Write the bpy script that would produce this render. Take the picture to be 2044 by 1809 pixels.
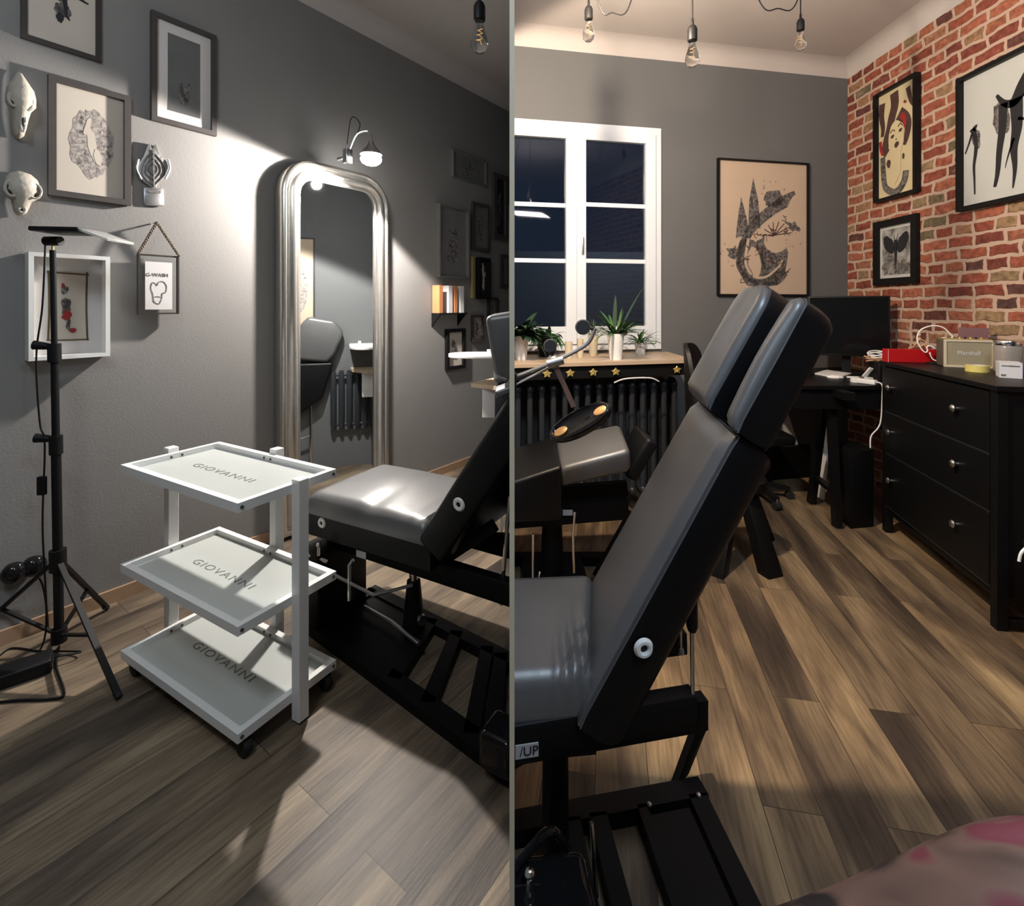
import bpy, bmesh, math, random
from mathutils import Vector as V, Matrix
random.seed(7)
S = bpy.context.scene
for _o in list(bpy.data.objects): bpy.data.objects.remove(_o)
PI = math.pi
F, HZ, CH = 1000.0, 610.0, 1.5          # focal length in px, horizon row, camera height
# ------------------------------------------------------------------ camera
cam = bpy.data.objects.new('camera', bpy.data.cameras.new('camera')); S.collection.objects.link(cam)
cam.location = (0, 0, CH); cam.rotation_euler = (PI/2, 0, 0)
cam.data.sensor_width = 36; cam.data.lens = 36*F/2044; cam.data.shift_y = -(904.5-HZ)/2044
cam.data.clip_start = .02
S.camera = cam
# ------------------------------------------------------------------ world, exposure
w = bpy.data.worlds.new('night'); S.world = w; w.use_nodes = True
w.node_tree.nodes['Background'].inputs[0].default_value = (.35, .52, .85, 1)
w.node_tree.nodes['Background'].inputs[1].default_value = .045
S.view_settings.view_transform = 'Standard'; S.view_settings.look = 'None'
S.view_settings.exposure = 0.0; S.view_settings.gamma = 1; S.view_settings.use_curve_mapping = False
# ------------------------------------------------------------------ lights
def aim(o, d): o.rotation_euler = V(d).to_track_quat('-Z', 'Y').to_euler()
def spot(name, loc, target, power, col, size, blend, r):
    d = bpy.data.lights.new(name, 'SPOT'); d.energy = power; d.color = col
    d.spot_size = math.radians(size); d.spot_blend = blend; d.shadow_soft_size = r
    o = bpy.data.objects.new(name, d); S.collection.objects.link(o); o.location = loc
    aim(o, V(target)-V(loc)); return o
def area(name, loc, target, power, col, sx, sy):
    d = bpy.data.lights.new(name, 'AREA'); d.energy = power; d.color = col; d.shape = 'RECTANGLE'; d.size = sx; d.size_y = sy
    o = bpy.data.objects.new(name, d); S.collection.objects.link(o); o.location = loc
    aim(o, V(target)-V(loc)); return o
LAMP = V((-.945, 3.36, 2.50))           # the clamp lamp on the mirror (left room)
spot('clamp_lamp_light', LAMP+V((0,0,-.10)), LAMP+V((-.24,-.30,-1)), 310, (1, .93, .86), 160, .12, .035)
spot('key_light_right', (.25, 2.05, 2.95), (.72, 3.05, 2.20), 290, (1, .80, .60), 127, .08, .05)  # unseen key added above frame; cone edge stands in for foreground shadow
area('cool_fill_left', (-1.0, .1, 3.3), (-.9, 1.6, 0), 24, (.86, .95, 1.0), .5, .5)  # unseen cool fill added over the left half, no fixture there
area('cool_fill_right', (.9, .1, 3.3), (.9, 1.9, 0), 42, (.66, .83, 1.0), .6, .6)  # unseen cool fill added to grey the right foreground floor
area('ceiling_fill_right', (1.3, 1.3, 2.75), (1.3, 1.7, 3.7), 19, (1, .90, .88), .5, .3)  # added unseen fill, aimed up to brighten the right ceiling
area('ceiling_fill_left', (-1.3, 1.2, 2.75), (-1.2, 1.6, 3.7), 7, (.92, .95, 1), .5, .3)  # added upward fill with no fixture, for the left ceiling
area('outdoor_fill', (2.5, 8.2, 4.5), (1.0, 10.2, .8), 60, (.75, .85, 1), .4, .4)  # added outside to lighten the view through the lower panes

# ------------------------------------------------------------------ pixel -> place helpers
def P(px, py, Y): return V(((px-1022)/F*Y, Y, CH+(HZ-py)/F*Y))
def FL(px, py, z=0.0):
    Y = (CH-z)*F/(py-HZ); return V(((px-1022)/F*Y, Y, z))
DW = V((.728, 1, 0)).normalized(); NW = V((DW.y, -DW.x, 0))       # left wall: direction, normal into the room
DG = V((1, .192, 0)).normalized(); NG = V((DG.y, -DG.x, 0))       # window wall
UP = V((0, 0, 1))
def LW(px, py, off=0):
    t = (1022-px)/F; Y = (3.867-off*1.2369)/(.728+t); return V((-t*Y, Y, CH+(HZ-py)/F*Y))
def GW(px, py, off=0):
    t = (px-1022)/F; Y = (3.927-off*1.0183)/(1-.192*t); return V((t*Y, Y, CH+(HZ-py)/F*Y))
def BW(px, py, off=0):
    X = 3.02-off; Y = X*F/(px-1022); return V((X, Y, CH+(HZ-py)/F*Y))
CEIL = 3.66

# ------------------------------------------------------------------ materials
def _m(name):
    m = bpy.data.materials.new(name); m.use_nodes = True
    return m, m.node_tree, m.node_tree.nodes['Principled BSDF']
def mat(name, col, rough=.5, metal=0, var=.12, nscale=12, bump=.0, bscale=200, spec=.5, emis=None, estr=0, trans=0, ior=1.45, coat=0, alpha=1, sheen=0):
    m, nt, b = _m(name)
    N = nt.nodes; L = nt.links
    tc = N.new('ShaderNodeTexCoord')
    no = N.new('ShaderNodeTexNoise'); no.inputs['Scale'].default_value = nscale; no.inputs['Detail'].default_value = 4
    L.new(tc.outputs['Object'], no.inputs['Vector'])
    mx = N.new('ShaderNodeMix'); mx.data_type = 'RGBA'
    mx.inputs['A'].default_value = tuple(c*(1-var) for c in col)+(1,)
    mx.inputs['B'].default_value = tuple(min(1, c*(1+var)) for c in col)+(1,)
    L.new(no.outputs['Fac'], mx.inputs['Factor']); L.new(mx.outputs['Result'], b.inputs['Base Color'])
    b.inputs['Roughness'].default_value = rough; b.inputs['Metallic'].default_value = metal
    b.inputs['Specular IOR Level'].default_value = spec
    b.inputs['Transmission Weight'].default_value = trans; b.inputs['IOR'].default_value = ior
    b.inputs['Coat Weight'].default_value = coat; b.inputs['Alpha'].default_value = alpha
    b.inputs['Sheen Weight'].default_value = sheen; b.inputs['Coat Roughness'].default_value = .34
    if emis: b.inputs['Emission Color'].default_value = tuple(emis)+(1,); b.inputs['Emission Strength'].default_value = estr
    if bump:
        n2 = N.new('ShaderNodeTexNoise'); n2.inputs['Scale'].default_value = bscale; n2.inputs['Detail'].default_value = 3
        L.new(tc.outputs['Object'], n2.inputs['Vector'])
        bp = N.new('ShaderNodeBump'); bp.inputs['Strength'].default_value = bump; bp.inputs['Distance'].default_value = .01
        L.new(n2.outputs['Fac'], bp.inputs['Height']); L.new(bp.outputs['Normal'], b.inputs['Normal'])
    return m
def ramp(nt, stops):
    r = nt.nodes.new('ShaderNodeValToRGB'); e = r.color_ramp.elements
    while len(e) < len(stops): e.new(.5)
    for k, (p, c) in enumerate(stops): e[k].position = p; e[k].color = tuple(c)+(1,)
    return r
def plank_mat(name, ang, tint=1.0, grey=0):
    m, nt, b = _m(name); N = nt.nodes; L = nt.links
    tc = N.new('ShaderNodeTexCoord'); mp = N.new('ShaderNodeMapping'); mp.inputs['Rotation'].default_value = (0, 0, ang)
    L.new(tc.outputs['Object'], mp.inputs['Vector'])
    br = N.new('ShaderNodeTexBrick'); br.inputs['Scale'].default_value = 1
    br.inputs['Brick Width'].default_value = 1.25; br.inputs['Row Height'].default_value = .165
    br.inputs['Mortar Size'].default_value = .0012; br.offset = .37; br.inputs['Bias'].default_value = 0
    br.inputs['Color1'].default_value = (0, 0, 0, 1); br.inputs['Color2'].default_value = (1, 1, 1, 1); br.inputs['Mortar'].default_value = (0, 0, 0, 1)
    L.new(mp.outputs['Vector'], br.inputs['Vector'])
    mp2 = N.new('ShaderNodeMapping'); mp2.inputs['Scale'].default_value = (.8, 4.2, 1); L.new(mp.outputs['Vector'], mp2.inputs['Vector'])
    add = N.new('ShaderNodeVectorMath'); add.operation = 'MULTIPLY_ADD'
    L.new(br.outputs['Color'], add.inputs[0]); add.inputs[1].default_value = (9, 31, 0); L.new(mp2.outputs['Vector'], add.inputs[2])
    n1 = N.new('ShaderNodeTexNoise'); n1.inputs['Scale'].default_value = 1.3; n1.inputs['Detail'].default_value = 6; n1.inputs['Distortion'].default_value = .6
    L.new(add.outputs['Vector'], n1.inputs['Vector'])
    mp3 = N.new('ShaderNodeMapping'); mp3.inputs['Scale'].default_value = (4, 60, 1); L.new(mp.outputs['Vector'], mp3.inputs['Vector'])
    n2 = N.new('ShaderNodeTexNoise'); n2.inputs['Scale'].default_value = 1.5; n2.inputs['Detail'].default_value = 5; L.new(mp3.outputs['Vector'], n2.inputs['Vector'])
    r1 = ramp(nt, [(.30, (.085*tint, .065*tint, .052*tint)), (.44, (.18*tint, .135*tint, .098*tint)), (.56, (.33*tint, .25*tint, .17*tint)), (.70, (.50*tint, .39*tint, .26*tint))])
    L.new(n1.outputs['Fac'], r1.inputs['Fac'])
    r2 = ramp(nt, [(.33, (.72, .70, .68)), (.62, (1.1, 1.08, 1.05))]); L.new(n2.outputs['Fac'], r2.inputs['Fac'])
    mu = N.new('ShaderNodeMix'); mu.data_type = 'RGBA'; mu.blend_type = 'MULTIPLY'; mu.inputs['Factor'].default_value = 1
    L.new(r1.outputs['Color'], mu.inputs['A']); L.new(r2.outputs['Color'], mu.inputs['B'])
    r3 = ramp(nt, [(0, (.72, .72, .74)), (1, (1.25, 1.22, 1.15))]); L.new(br.outputs['Color'], r3.inputs['Fac'])
    mu2 = N.new('ShaderNodeMix'); mu2.data_type = 'RGBA'; mu2.blend_type = 'MULTIPLY'; mu2.inputs['Factor'].default_value = 1
    L.new(mu.outputs['Result'], mu2.inputs['A']); L.new(r3.outputs['Color'], mu2.inputs['B'])
    dk = N.new('ShaderNodeMix'); dk.data_type = 'RGBA'; dk.inputs['B'].default_value = (.03, .022, .018, 1)
    L.new(br.outputs['Fac'], dk.inputs['Factor']); L.new(mu2.outputs['Result'], dk.inputs['A'])
    hs = N.new('ShaderNodeHueSaturation'); hs.inputs['Saturation'].default_value = 1-grey; L.new(dk.outputs['Result'], hs.inputs['Color'])
    L.new(hs.outputs['Color'], b.inputs['Base Color'])
    b.inputs['Roughness'].default_value = .48; b.inputs['Specular IOR Level'].default_value = .35
    bp = N.new('ShaderNodeBump'); bp.inputs['Strength'].default_value = .25; bp.inputs['Distance'].default_value = .004
    L.new(n2.outputs['Fac'], bp.inputs['Height']); L.new(bp.outputs['Normal'], b.inputs['Normal'])
    return m
def brick_mat():
    m, nt, b = _m('old_red_brick'); N = nt.nodes; L = nt.links
    tc = N.new('ShaderNodeTexCoord'); sp = N.new('ShaderNodeSeparateXYZ'); L.new(tc.outputs['Object'], sp.inputs[0])
    cb = N.new('ShaderNodeCombineXYZ'); L.new(sp.outputs['Y'], cb.inputs['X']); L.new(sp.outputs['Z'], cb.inputs['Y'])
    nz = N.new('ShaderNodeTexNoise'); nz.inputs['Scale'].default_value = 9; nz.inputs['Detail'].default_value = 5; L.new(cb.outputs[0], nz.inputs['Vector'])
    ma = N.new('ShaderNodeVectorMath'); ma.operation = 'MULTIPLY_ADD'; ma.inputs[1].default_value = (.055, .045, 0)
    L.new(nz.outputs['Color'], ma.inputs[0]); L.new(cb.outputs[0], ma.inputs[2])
    br = N.new('ShaderNodeTexBrick'); br.inputs['Scale'].default_value = 1; br.inputs['Brick Width'].default_value = .205; br.inputs['Row Height'].default_value = .083
    br.inputs['Mortar Size'].default_value = .0145; br.inputs['Mortar Smooth'].default_value = .35; br.offset = .45; br.squash = .72; br.squash_frequency = 3
    br.inputs['Color1'].default_value = (0, 0, 0, 1); br.inputs['Color2'].default_value = (1, 1, 1, 1); br.inputs['Mortar'].default_value = (.5, .5, .5, 1)
    L.new(ma.outputs[0], br.inputs['Vector'])
    cr = ramp(nt, [(0, (.085, .05, .045)), (.12, (.17, .05, .038)), (.4, (.27, .075, .048)), (.62, (.36, .125, .075)), (.8, (.30, .11, .065)), (.90, (.30, .20, .11)), (1, (.13, .11, .07))])
    L.new(br.outputs['Color'], cr.inputs['Fac'])
    n2 = N.new('ShaderNodeTexNoise'); n2.inputs['Scale'].default_value = 28; n2.inputs['Detail'].default_value = 6; L.new(cb.outputs[0], n2.inputs['Vector'])
    r2 = ramp(nt, [(.3, (.6, .6, .6)), (.68, (1.3, 1.3, 1.3))]); L.new(n2.outputs['Fac'], r2.inputs['Fac'])
    mu = N.new('ShaderNodeMix'); mu.data_type = 'RGBA'; mu.blend_type = 'MULTIPLY'; mu.inputs['Factor'].default_value = 1
    L.new(cr.outputs['Color'], mu.inputs['A']); L.new(r2.outputs['Color'], mu.inputs['B'])
    n3 = N.new('ShaderNodeTexNoise'); n3.inputs['Scale'].default_value = 5; n3.inputs['Detail'].default_value = 8; n3.inputs['Roughness'].default_value = .7; L.new(cb.outputs[0], n3.inputs['Vector'])
    r3 = ramp(nt, [(.60, (0, 0, 0)), (.68, (1, 1, 1))]); L.new(n3.outputs['Fac'], r3.inputs['Fac'])
    mxx = N.new('ShaderNodeMath'); mxx.operation = 'MAXIMUM'; L.new(br.outputs['Fac'], mxx.inputs[0])
    hf = N.new('ShaderNodeMath'); hf.operation = 'MULTIPLY'; hf.inputs[1].default_value = .6; L.new(r3.outputs['Color'], hf.inputs[0]); L.new(hf.outputs[0], mxx.inputs[1])
    mo = N.new('ShaderNodeMix'); mo.data_type = 'RGBA'; mo.inputs['B'].default_value = (.50, .36, .28, 1)
    L.new(mxx.outputs[0], mo.inputs['Factor']); L.new(mu.outputs['Result'], mo.inputs['A'])
    L.new(mo.outputs['Result'], b.inputs['Base Color']); b.inputs['Roughness'].default_value = .9; b.inputs['Specular IOR Level'].default_value = .2
    h = N.new('ShaderNodeMath'); h.operation = 'MULTIPLY_ADD'; h.inputs[1].default_value = -1.0; L.new(br.outputs['Fac'], h.inputs[0]); L.new(n2.outputs['Fac'], h.inputs[2])
    bp = N.new('ShaderNodeBump'); bp.inputs['Strength'].default_value = .7; bp.inputs['Distance'].default_value = .012
    L.new(h.outputs[0], bp.inputs['Height']); L.new(bp.outputs['Normal'], b.inputs['Normal'])
    return m
def tattoo_mat():
    m, nt, b = _m('tattooed_skin'); N = nt.nodes; L = nt.links
    tc = N.new('ShaderNodeTexCoord')
    n1 = N.new('ShaderNodeTexNoise'); n1.inputs['Scale'].default_value = 11; n1.inputs['Detail'].default_value = 1; n1.inputs['Distortion'].default_value = 1.2; L.new(tc.outputs['Object'], n1.inputs['Vector'])
    r1 = ramp(nt, [(.36, (.02, .012, .012)), (.45, (.15, .08, .06)), (.52, (.20, .105, .08)), (.58, (.20, .04, .055)), (.68, (.24, .06, .08))]); L.new(n1.outputs['Fac'], r1.inputs['Fac'])
    L.new(r1.outputs['Color'], b.inputs['Base Color']); b.inputs['Roughness'].default_value = .55; b.inputs['Subsurface Weight'].default_value = .05
    return m
def art_mat(name, paper, ink, scale, lo, hi, det=6):
    m, nt, b = _m(name); N = nt.nodes; L = nt.links
    tc = N.new('ShaderNodeTexCoord'); n1 = N.new('ShaderNodeTexNoise'); n1.inputs['Scale'].default_value = scale; n1.inputs['Detail'].default_value = det; n1.inputs['Distortion'].default_value = .8
    L.new(tc.outputs['Object'], n1.inputs['Vector']); r = ramp(nt, [(lo, ink), (hi, paper)]); L.new(n1.outputs['Fac'], r.inputs['Fac'])
    L.new(r.outputs['Color'], b.inputs['Base Color']); b.inputs['Roughness'].default_value = .8
    return m
M = {}
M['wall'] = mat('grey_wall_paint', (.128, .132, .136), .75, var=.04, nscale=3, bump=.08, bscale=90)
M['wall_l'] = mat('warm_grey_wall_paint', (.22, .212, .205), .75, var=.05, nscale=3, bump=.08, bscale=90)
M['ceil'] = mat('ceiling_paint', (.52, .48, .46), .85, var=.03, nscale=3, bump=.05, bscale=60)
M['floorR'] = plank_mat('vinyl_planks_right', math.radians(-79), .68, -.12)
M['floorL'] = plank_mat('vinyl_planks_left', math.radians(-54), .54, .08)
M['brick'] = brick_mat()
M['beige'] = mat('beige_edge_board', (.62, .55, .42), .7, var=.05)
M['base'] = mat('oak_skirting', (.34, .22, .14), .5, var=.25, nscale=8)
M['white'] = mat('white_lacquer', (.80, .80, .79), .35, var=.03)
M['whitegloss'] = mat('white_ceramic', (.86, .86, .84), .2, var=.02)
M['winwhite'] = mat('white_window_plastic', (.72, .77, .84), .3, var=.02)
M['black'] = mat('black_plastic', (.006, .006, .0065), .5, var=.2, spec=.3)
M['blackmat'] = mat('black_matt_metal', (.004, .004, .0045), .5, var=.2, spec=.22)
M['blackwood'] = mat('black_brown_wood', (.005, .005, .0055), .42, var=.25, nscale=20, bump=.05, bscale=60, spec=.28)
M['blackgloss'] = mat('black_gloss', (.008, .008, .009), .06, var=.1)
M['leather'] = mat('black_leather_lit', (.092, .092, .094), .42, var=.1, bump=.10, bscale=420, spec=1.0, coat=.6)  # lit copy of the black leather, grey sheen put into its colour
M['leather_shade'] = mat('black_leather_shaded', (.0045, .0047, .0055), .40, var=.2, bump=.1, bscale=300, spec=.35)  # same leather on sides in shade, the shade put into its colour
M['stitch'] = mat('grey_stitching', (.09, .09, .095), .6)
M['chrome'] = mat('chrome', (.80, .80, .80), .15, 1, var=.02)
M['steel'] = mat('brushed_steel', (.55, .55, .56), .32, 1, var=.06, nscale=60)
M['silver'] = mat('silver_leaf_frame', (.62, .60, .56), .30, .9, var=.12, nscale=25, bump=.05, bscale=80)
M['mirror'] = mat('mirror_glass', (.62, .65, .66), .015, 1, var=.01)
M['frost'] = mat('frosted_glass', (.60, .63, .61), .28, var=.02, trans=.18, coat=.3)
M['etch'] = mat('etched_lettering', (.16, .165, .155), .6)
M['glass'] = mat('clear_glass', (.95, .97, .97), .02, trans=1, var=0)
M['winglass'] = mat('night_window_glass', (.55, .62, .72), .03, trans=1, var=0, spec=.6)
M['bulb'] = mat('bulb_glass', (.98, .97, .95), .02, trans=1, var=0, ior=1.2)
M['fil'] = mat('amber_filament', (.7, .45, .15), .4, emis=(1, .6, .2), estr=.6)
M['glow'] = mat('lit_lamp_bulb', (1, 1, 1), .5, emis=(1, .97, .93), estr=60)
M['frame'] = mat('dark_brown_frame', (.035, .027, .024), .5, var=.25, nscale=30)
M['framegrey'] = mat('taupe_frame', (.06, .052, .05), .5, var=.2, nscale=30)
M['matboard'] = mat('white_mat_board', (.62, .59, .57), .85, var=.03)
M['matgrey'] = mat('grey_print', (.13, .13, .13), .75, var=.2, nscale=8)
M['paper'] = mat('cream_paper', (.55, .49, .42), .8, var=.06, nscale=5)
M['paperw'] = mat('white_paper', (.66, .64, .64), .8, var=.03)
M['papery'] = mat('yellowed_paper', (.58, .50, .31), .75, var=.10, nscale=6)
M['paperp'] = mat('peach_paper', (.52, .40, .30), .8, var=.05, nscale=4)
M['papercool'] = mat('cool_white_canvas', (.50, .52, .50), .75, var=.05, nscale=4)
M['ink'] = mat('black_ink', (.015, .015, .018), .7, var=.5, nscale=30)
M['inkg'] = art_mat('grey_ink_wash', (.20, .18, .17), (.045, .04, .04), 40, .4, .62)
M['inkl'] = art_mat('light_pencil_wash', (.45, .40, .36), (.16, .14, .14), 60, .34, .62)
M['inkr'] = mat('red_ink', (.30, .02, .02), .7, var=.3)
M['inkb'] = mat('umber_ink', (.07, .035, .03), .7, var=.5, nscale=25)
M['bone'] = mat('bleached_bone', (.46, .42, .36), .6, var=.18, nscale=20, bump=.3, bscale=60)
M['hollow'] = mat('bone_hollow', (.03, .026, .022), .9)
M['pewter'] = mat('pewter_metal', (.42, .41, .40), .38, .8, var=.2, nscale=30, bump=.2, bscale=60)
M['rope'] = mat('twisted_cord', (.16, .12, .09), .9, var=.3, nscale=60)
M['brass'] = mat('brass', (.70, .55, .20), .35, .6, var=.15)
M['bamboo'] = mat('painted_bamboo', (.10, .075, .035), .7)
M['orange'] = mat('orange_book_cloth', (.55, .22, .09), .6)
M['sill'] = mat('birch_sill', (.50, .38, .27), .35, var=.12, nscale=7)
M['lightwood'] = mat('light_wood', (.62, .48, .34), .5, var=.1)
M['radiator'] = mat('anthracite_radiator', (.030, .034, .040), .32, var=.1)
M['leaf'] = mat('green_leaf', (.045, .13, .035), .5, var=.4, nscale=20)
M['leafd'] = mat('dark_leaf', (.02, .05, .025), .5, var=.4, nscale=20)
M['leafp'] = mat('pale_stalk_leaf', (.18, .30, .06), .5, var=.3, nscale=20)
M['soil'] = mat('potting_soil', (.03, .02, .015), .95)
M['cream'] = mat('cream_vinyl', (.60, .53, .40), .5, var=.05)
M['grille'] = mat('woven_speaker_cloth', (.30, .27, .19), .8, var=.3, nscale=250)
M['taupe'] = mat('taupe_vinyl', (.10, .085, .065), .6)
M['red'] = mat('red_lacquer_card', (.45, .008, .012), .35, var=.08)
M['maroon'] = mat('maroon_board', (.10, .02, .025), .45, var=.1)
M['yellow'] = mat('yellow_tape', (.62, .55, .16), .55, var=.05)
M['boxwhite'] = mat('white_carton', (.62, .62, .66), .6, var=.03)
M['boxblue'] = mat('navy_carton', (.012, .015, .12), .5)
M['jar'] = mat('smoky_glass', (.50, .48, .45), .12, trans=.55, var=.05)
M['screen'] = mat('dark_screen', (.006, .007, .008), .12, var=.1)
M['led'] = mat('red_led', (.4, .01, .01), .4, emis=(1, .05, .03), estr=4)
M['copper'] = mat('copper_bowl_lining', (.75, .42, .18), .3, .7, emis=(1, .5, .18), estr=.25)
M['brownarm'] = mat('brown_arm', (.14, .085, .07), .5)
M['washcool'] = art_mat('cool_grey_wash', (.42, .42, .40), (.10, .10, .10), 9, .38, .66)
M['rubber'] = mat('black_rubber', (.012, .012, .013), .7)
M['tattoo'] = tattoo_mat()
M['sleeve'] = mat('black_cotton', (.012, .012, .013), .9, var=.2)
M['acryl'] = mat('clear_acrylic', (.85, .85, .83), .12, trans=.6, var=.02)
M['sticker'] = mat('grey_sticker', (.42, .42, .43), .6, var=.04)
M['wood'] = mat('natural_wood', (.55, .34, .20), .55, var=.15)
M['tray'] = mat('white_tray', (.85, .83, .80), .3, var=.02)

# ------------------------------------------------------------------ mesh builder
ROOM = 'L'
EDGE = .0045
class MB:
    def __init__(s): s.bm = bmesh.new()
    def hexa(s, p):
        v = [s.bm.verts.new(q) for q in p]
        for f in ((3,2,1,0),(4,5,6,7),(0,1,5,4),(1,2,6,5),(2,3,7,6),(3,0,4,7)): s.bm.faces.new([v[i] for i in f])
        return s
    def box(s, a, b):
        x0,y0,z0 = a; x1,y1,z1 = b
        return s.hexa([(x0,y0,z0),(x1,y0,z0),(x1,y1,z0),(x0,y1,z0),(x0,y0,z1),(x1,y0,z1),(x1,y1,z1),(x0,y1,z1)])
    def obox(s, c, u, v, n, su, sv, sn):
        c = V(c); u = V(u).normalized()*su/2; v = V(v).normalized()*sv/2; n = V(n).normalized()*sn/2
        return s.hexa([c-u-v-n, c+u-v-n, c+u+v-n, c-u+v-n, c-u-v+n, c+u-v+n, c+u+v+n, c-u+v+n])
    def bar(s, a, b, wd, hg, up=UP):
        a = V(a); b = V(b); d = (b-a); u = d.normalized(); sd = u.cross(V(up))
        if sd.length < .01: sd = u.cross(V((1,0,0)))
        sd.normalize(); upv = sd.cross(u)
        return s.obox((a+b)/2, u, sd, upv, d.length, wd, hg)
    def ring(s, c, a, b, r, seg):
        return [s.bm.verts.new(c+a*(math.cos(2*PI*k/seg)*r)+b*(math.sin(2*PI*k/seg)*r)) for k in range(seg)]
    def tube(s, pts, r, seg=10, closed=False):
        pts = [V(p) for p in pts]; n = len(pts); R = r if isinstance(r, (list, tuple)) else [r]*n
        rings = []; pa = None
        for i, p in enumerate(pts):
            if closed: d = pts[(i+1) % n]-pts[i-1]
            else: d = pts[min(i+1, n-1)]-pts[max(i-1, 0)]
            if d.length < 1e-9: d = V((0,0,1))
            d.normalize()
            if pa is None: pa = d.orthogonal().normalized()
            a = pa-d*pa.dot(d)
            if a.length < 1e-6: a = d.orthogonal()
            a.normalize(); pa = a; b = d.cross(a)
            rings.append(s.ring(p, a, b, R[i], seg))
        m = n if closed else n-1
        for i in range(m):
            A = rings[i]; B = rings[(i+1) % n]
            for k in range(seg): s.bm.faces.new((A[k], A[(k+1) % seg], B[(k+1) % seg], B[k]))
        if not closed: s.bm.faces.new(rings[0][::-1]); s.bm.faces.new(rings[-1])
        return s
    def cyl(s, a, b, r, r2=None, seg=20): return s.tube([a, b], [r, r if r2 is None else r2], seg)
    def lathe(s, base, prof, axis=UP, seg=24):
        base = V(base); ax = V(axis).normalized(); a = ax.orthogonal().normalized(); b = ax.cross(a)
        rings = [s.ring(base+ax*h, a, b, max(r, 1e-4), seg) for r, h in prof]
        for A, B in zip(rings, rings[1:]):
            for k in range(seg): s.bm.faces.new((A[k], A[(k+1) % seg], B[(k+1) % seg], B[k]))
        s.bm.faces.new(rings[0][::-1]); s.bm.faces.new(rings[-1]); return s
    def prism(s, poly, n):
        n = V(n); A = [s.bm.verts.new(V(p)) for p in poly]; B = [s.bm.verts.new(V(p)+n) for p in poly]; k = len(poly)
        s.bm.faces.new(A[::-1]); s.bm.faces.new(B)
        for i in range(k): s.bm.faces.new((A[i], A[(i+1) % k], B[(i+1) % k], B[i]))
        return s
    def ell(s, c, u, v, n, ru, rv, rn, seg=20, rows=12):
        c = V(c); u = V(u); v = V(v); n = V(n); rings = []
        for j in range(1, rows):
            th = PI*j/rows
            rings.append([s.bm.verts.new(c+n*(rn*math.cos(th))+u*(ru*math.sin(th)*math.cos(2*PI*k/seg))+v*(rv*math.sin(th)*math.sin(2*PI*k/seg))) for k in range(seg)])
        t = s.bm.verts.new(c+n*rn); bt = s.bm.verts.new(c-n*rn)
        for A, B in zip(rings, rings[1:]):
            for k in range(seg): s.bm.faces.new((A[k], A[(k+1) % seg], B[(k+1) % seg], B[k]))
        for k in range(seg):
            s.bm.faces.new((t, rings[0][(k+1) % seg], rings[0][k])); s.bm.faces.new((bt, rings[-1][k], rings[-1][(k+1) % seg]))
        return s
    def sph(s, c, r, seg=16): return s.ell(c, (1,0,0), (0,1,0), (0,0,1), r, r, r, seg, max(6, seg//2))
    def bevel(s, off, seg=3):
        bmesh.ops.remove_doubles(s.bm, verts=s.bm.verts, dist=1e-6)
        bmesh.ops.bevel(s.bm, geom=list(s.bm.edges), offset=off, segments=seg, profile=.5, affect='EDGES', clamp_overlap=True); return s
    def build(s, name, m, parent=None, loc=None, ang=35, clip=True):
        bm = s.bm
        if clip and ROOM:
            x = -EDGE if ROOM == 'L' else EDGE
            bad = any((v.co.x > x) if ROOM == 'L' else (v.co.x < x) for v in bm.verts)
            if bad:
                r = bmesh.ops.bisect_plane(bm, geom=list(bm.verts)+list(bm.edges)+list(bm.faces), plane_co=(x,0,0), plane_no=(1,0,0) if ROOM == 'L' else (-1,0,0), clear_outer=True)
                ed = [e for e in r['geom_cut'] if isinstance(e, bmesh.types.BMEdge)]
                if ed: bmesh.ops.holes_fill(bm, edges=ed, sides=0)
        bmesh.ops.recalc_face_normals(bm, faces=bm.faces)
        if parent is not None: off = V(parent['wl'])
        elif loc is not None: off = V(loc)
        else:
            xs = [v.co.x for v in bm.verts]; ys = [v.co.y for v in bm.verts]; zs = [v.co.z for v in bm.verts]
            off = V(((min(xs)+max(xs))/2, (min(ys)+max(ys))/2, min(zs)))
        for v in bm.verts: v.co -= off
        me = bpy.data.meshes.new(name); bm.to_mesh(me); bm.free()
        for p in me.polygons: p.use_smooth = True
        me.set_sharp_from_angle(angle=math.radians(ang))
        me.materials.append(M[m] if isinstance(m, str) else m)
        o = bpy.data.objects.new(name, me); S.collection.objects.link(o)
        if parent is not None: o.parent = parent
        else: o.location = off
        o['wl'] = tuple(off)
        return o
def tag(o, label, cat, group=None, kind=None):
    if label: o['label'] = label
    if cat: o['category'] = cat
    if group: o['group'] = group
    if kind: o['kind'] = kind
    return o
def thing(name, label, cat, loc, group=None, kind=None):
    o = bpy.data.objects.new(name, None); S.collection.objects.link(o); o.location = loc; o['wl'] = tuple(loc)
    o.empty_display_size = .05
    return tag(o, label, cat, group, kind)
def struct(o): o['kind'] = 'structure'; return o
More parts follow.
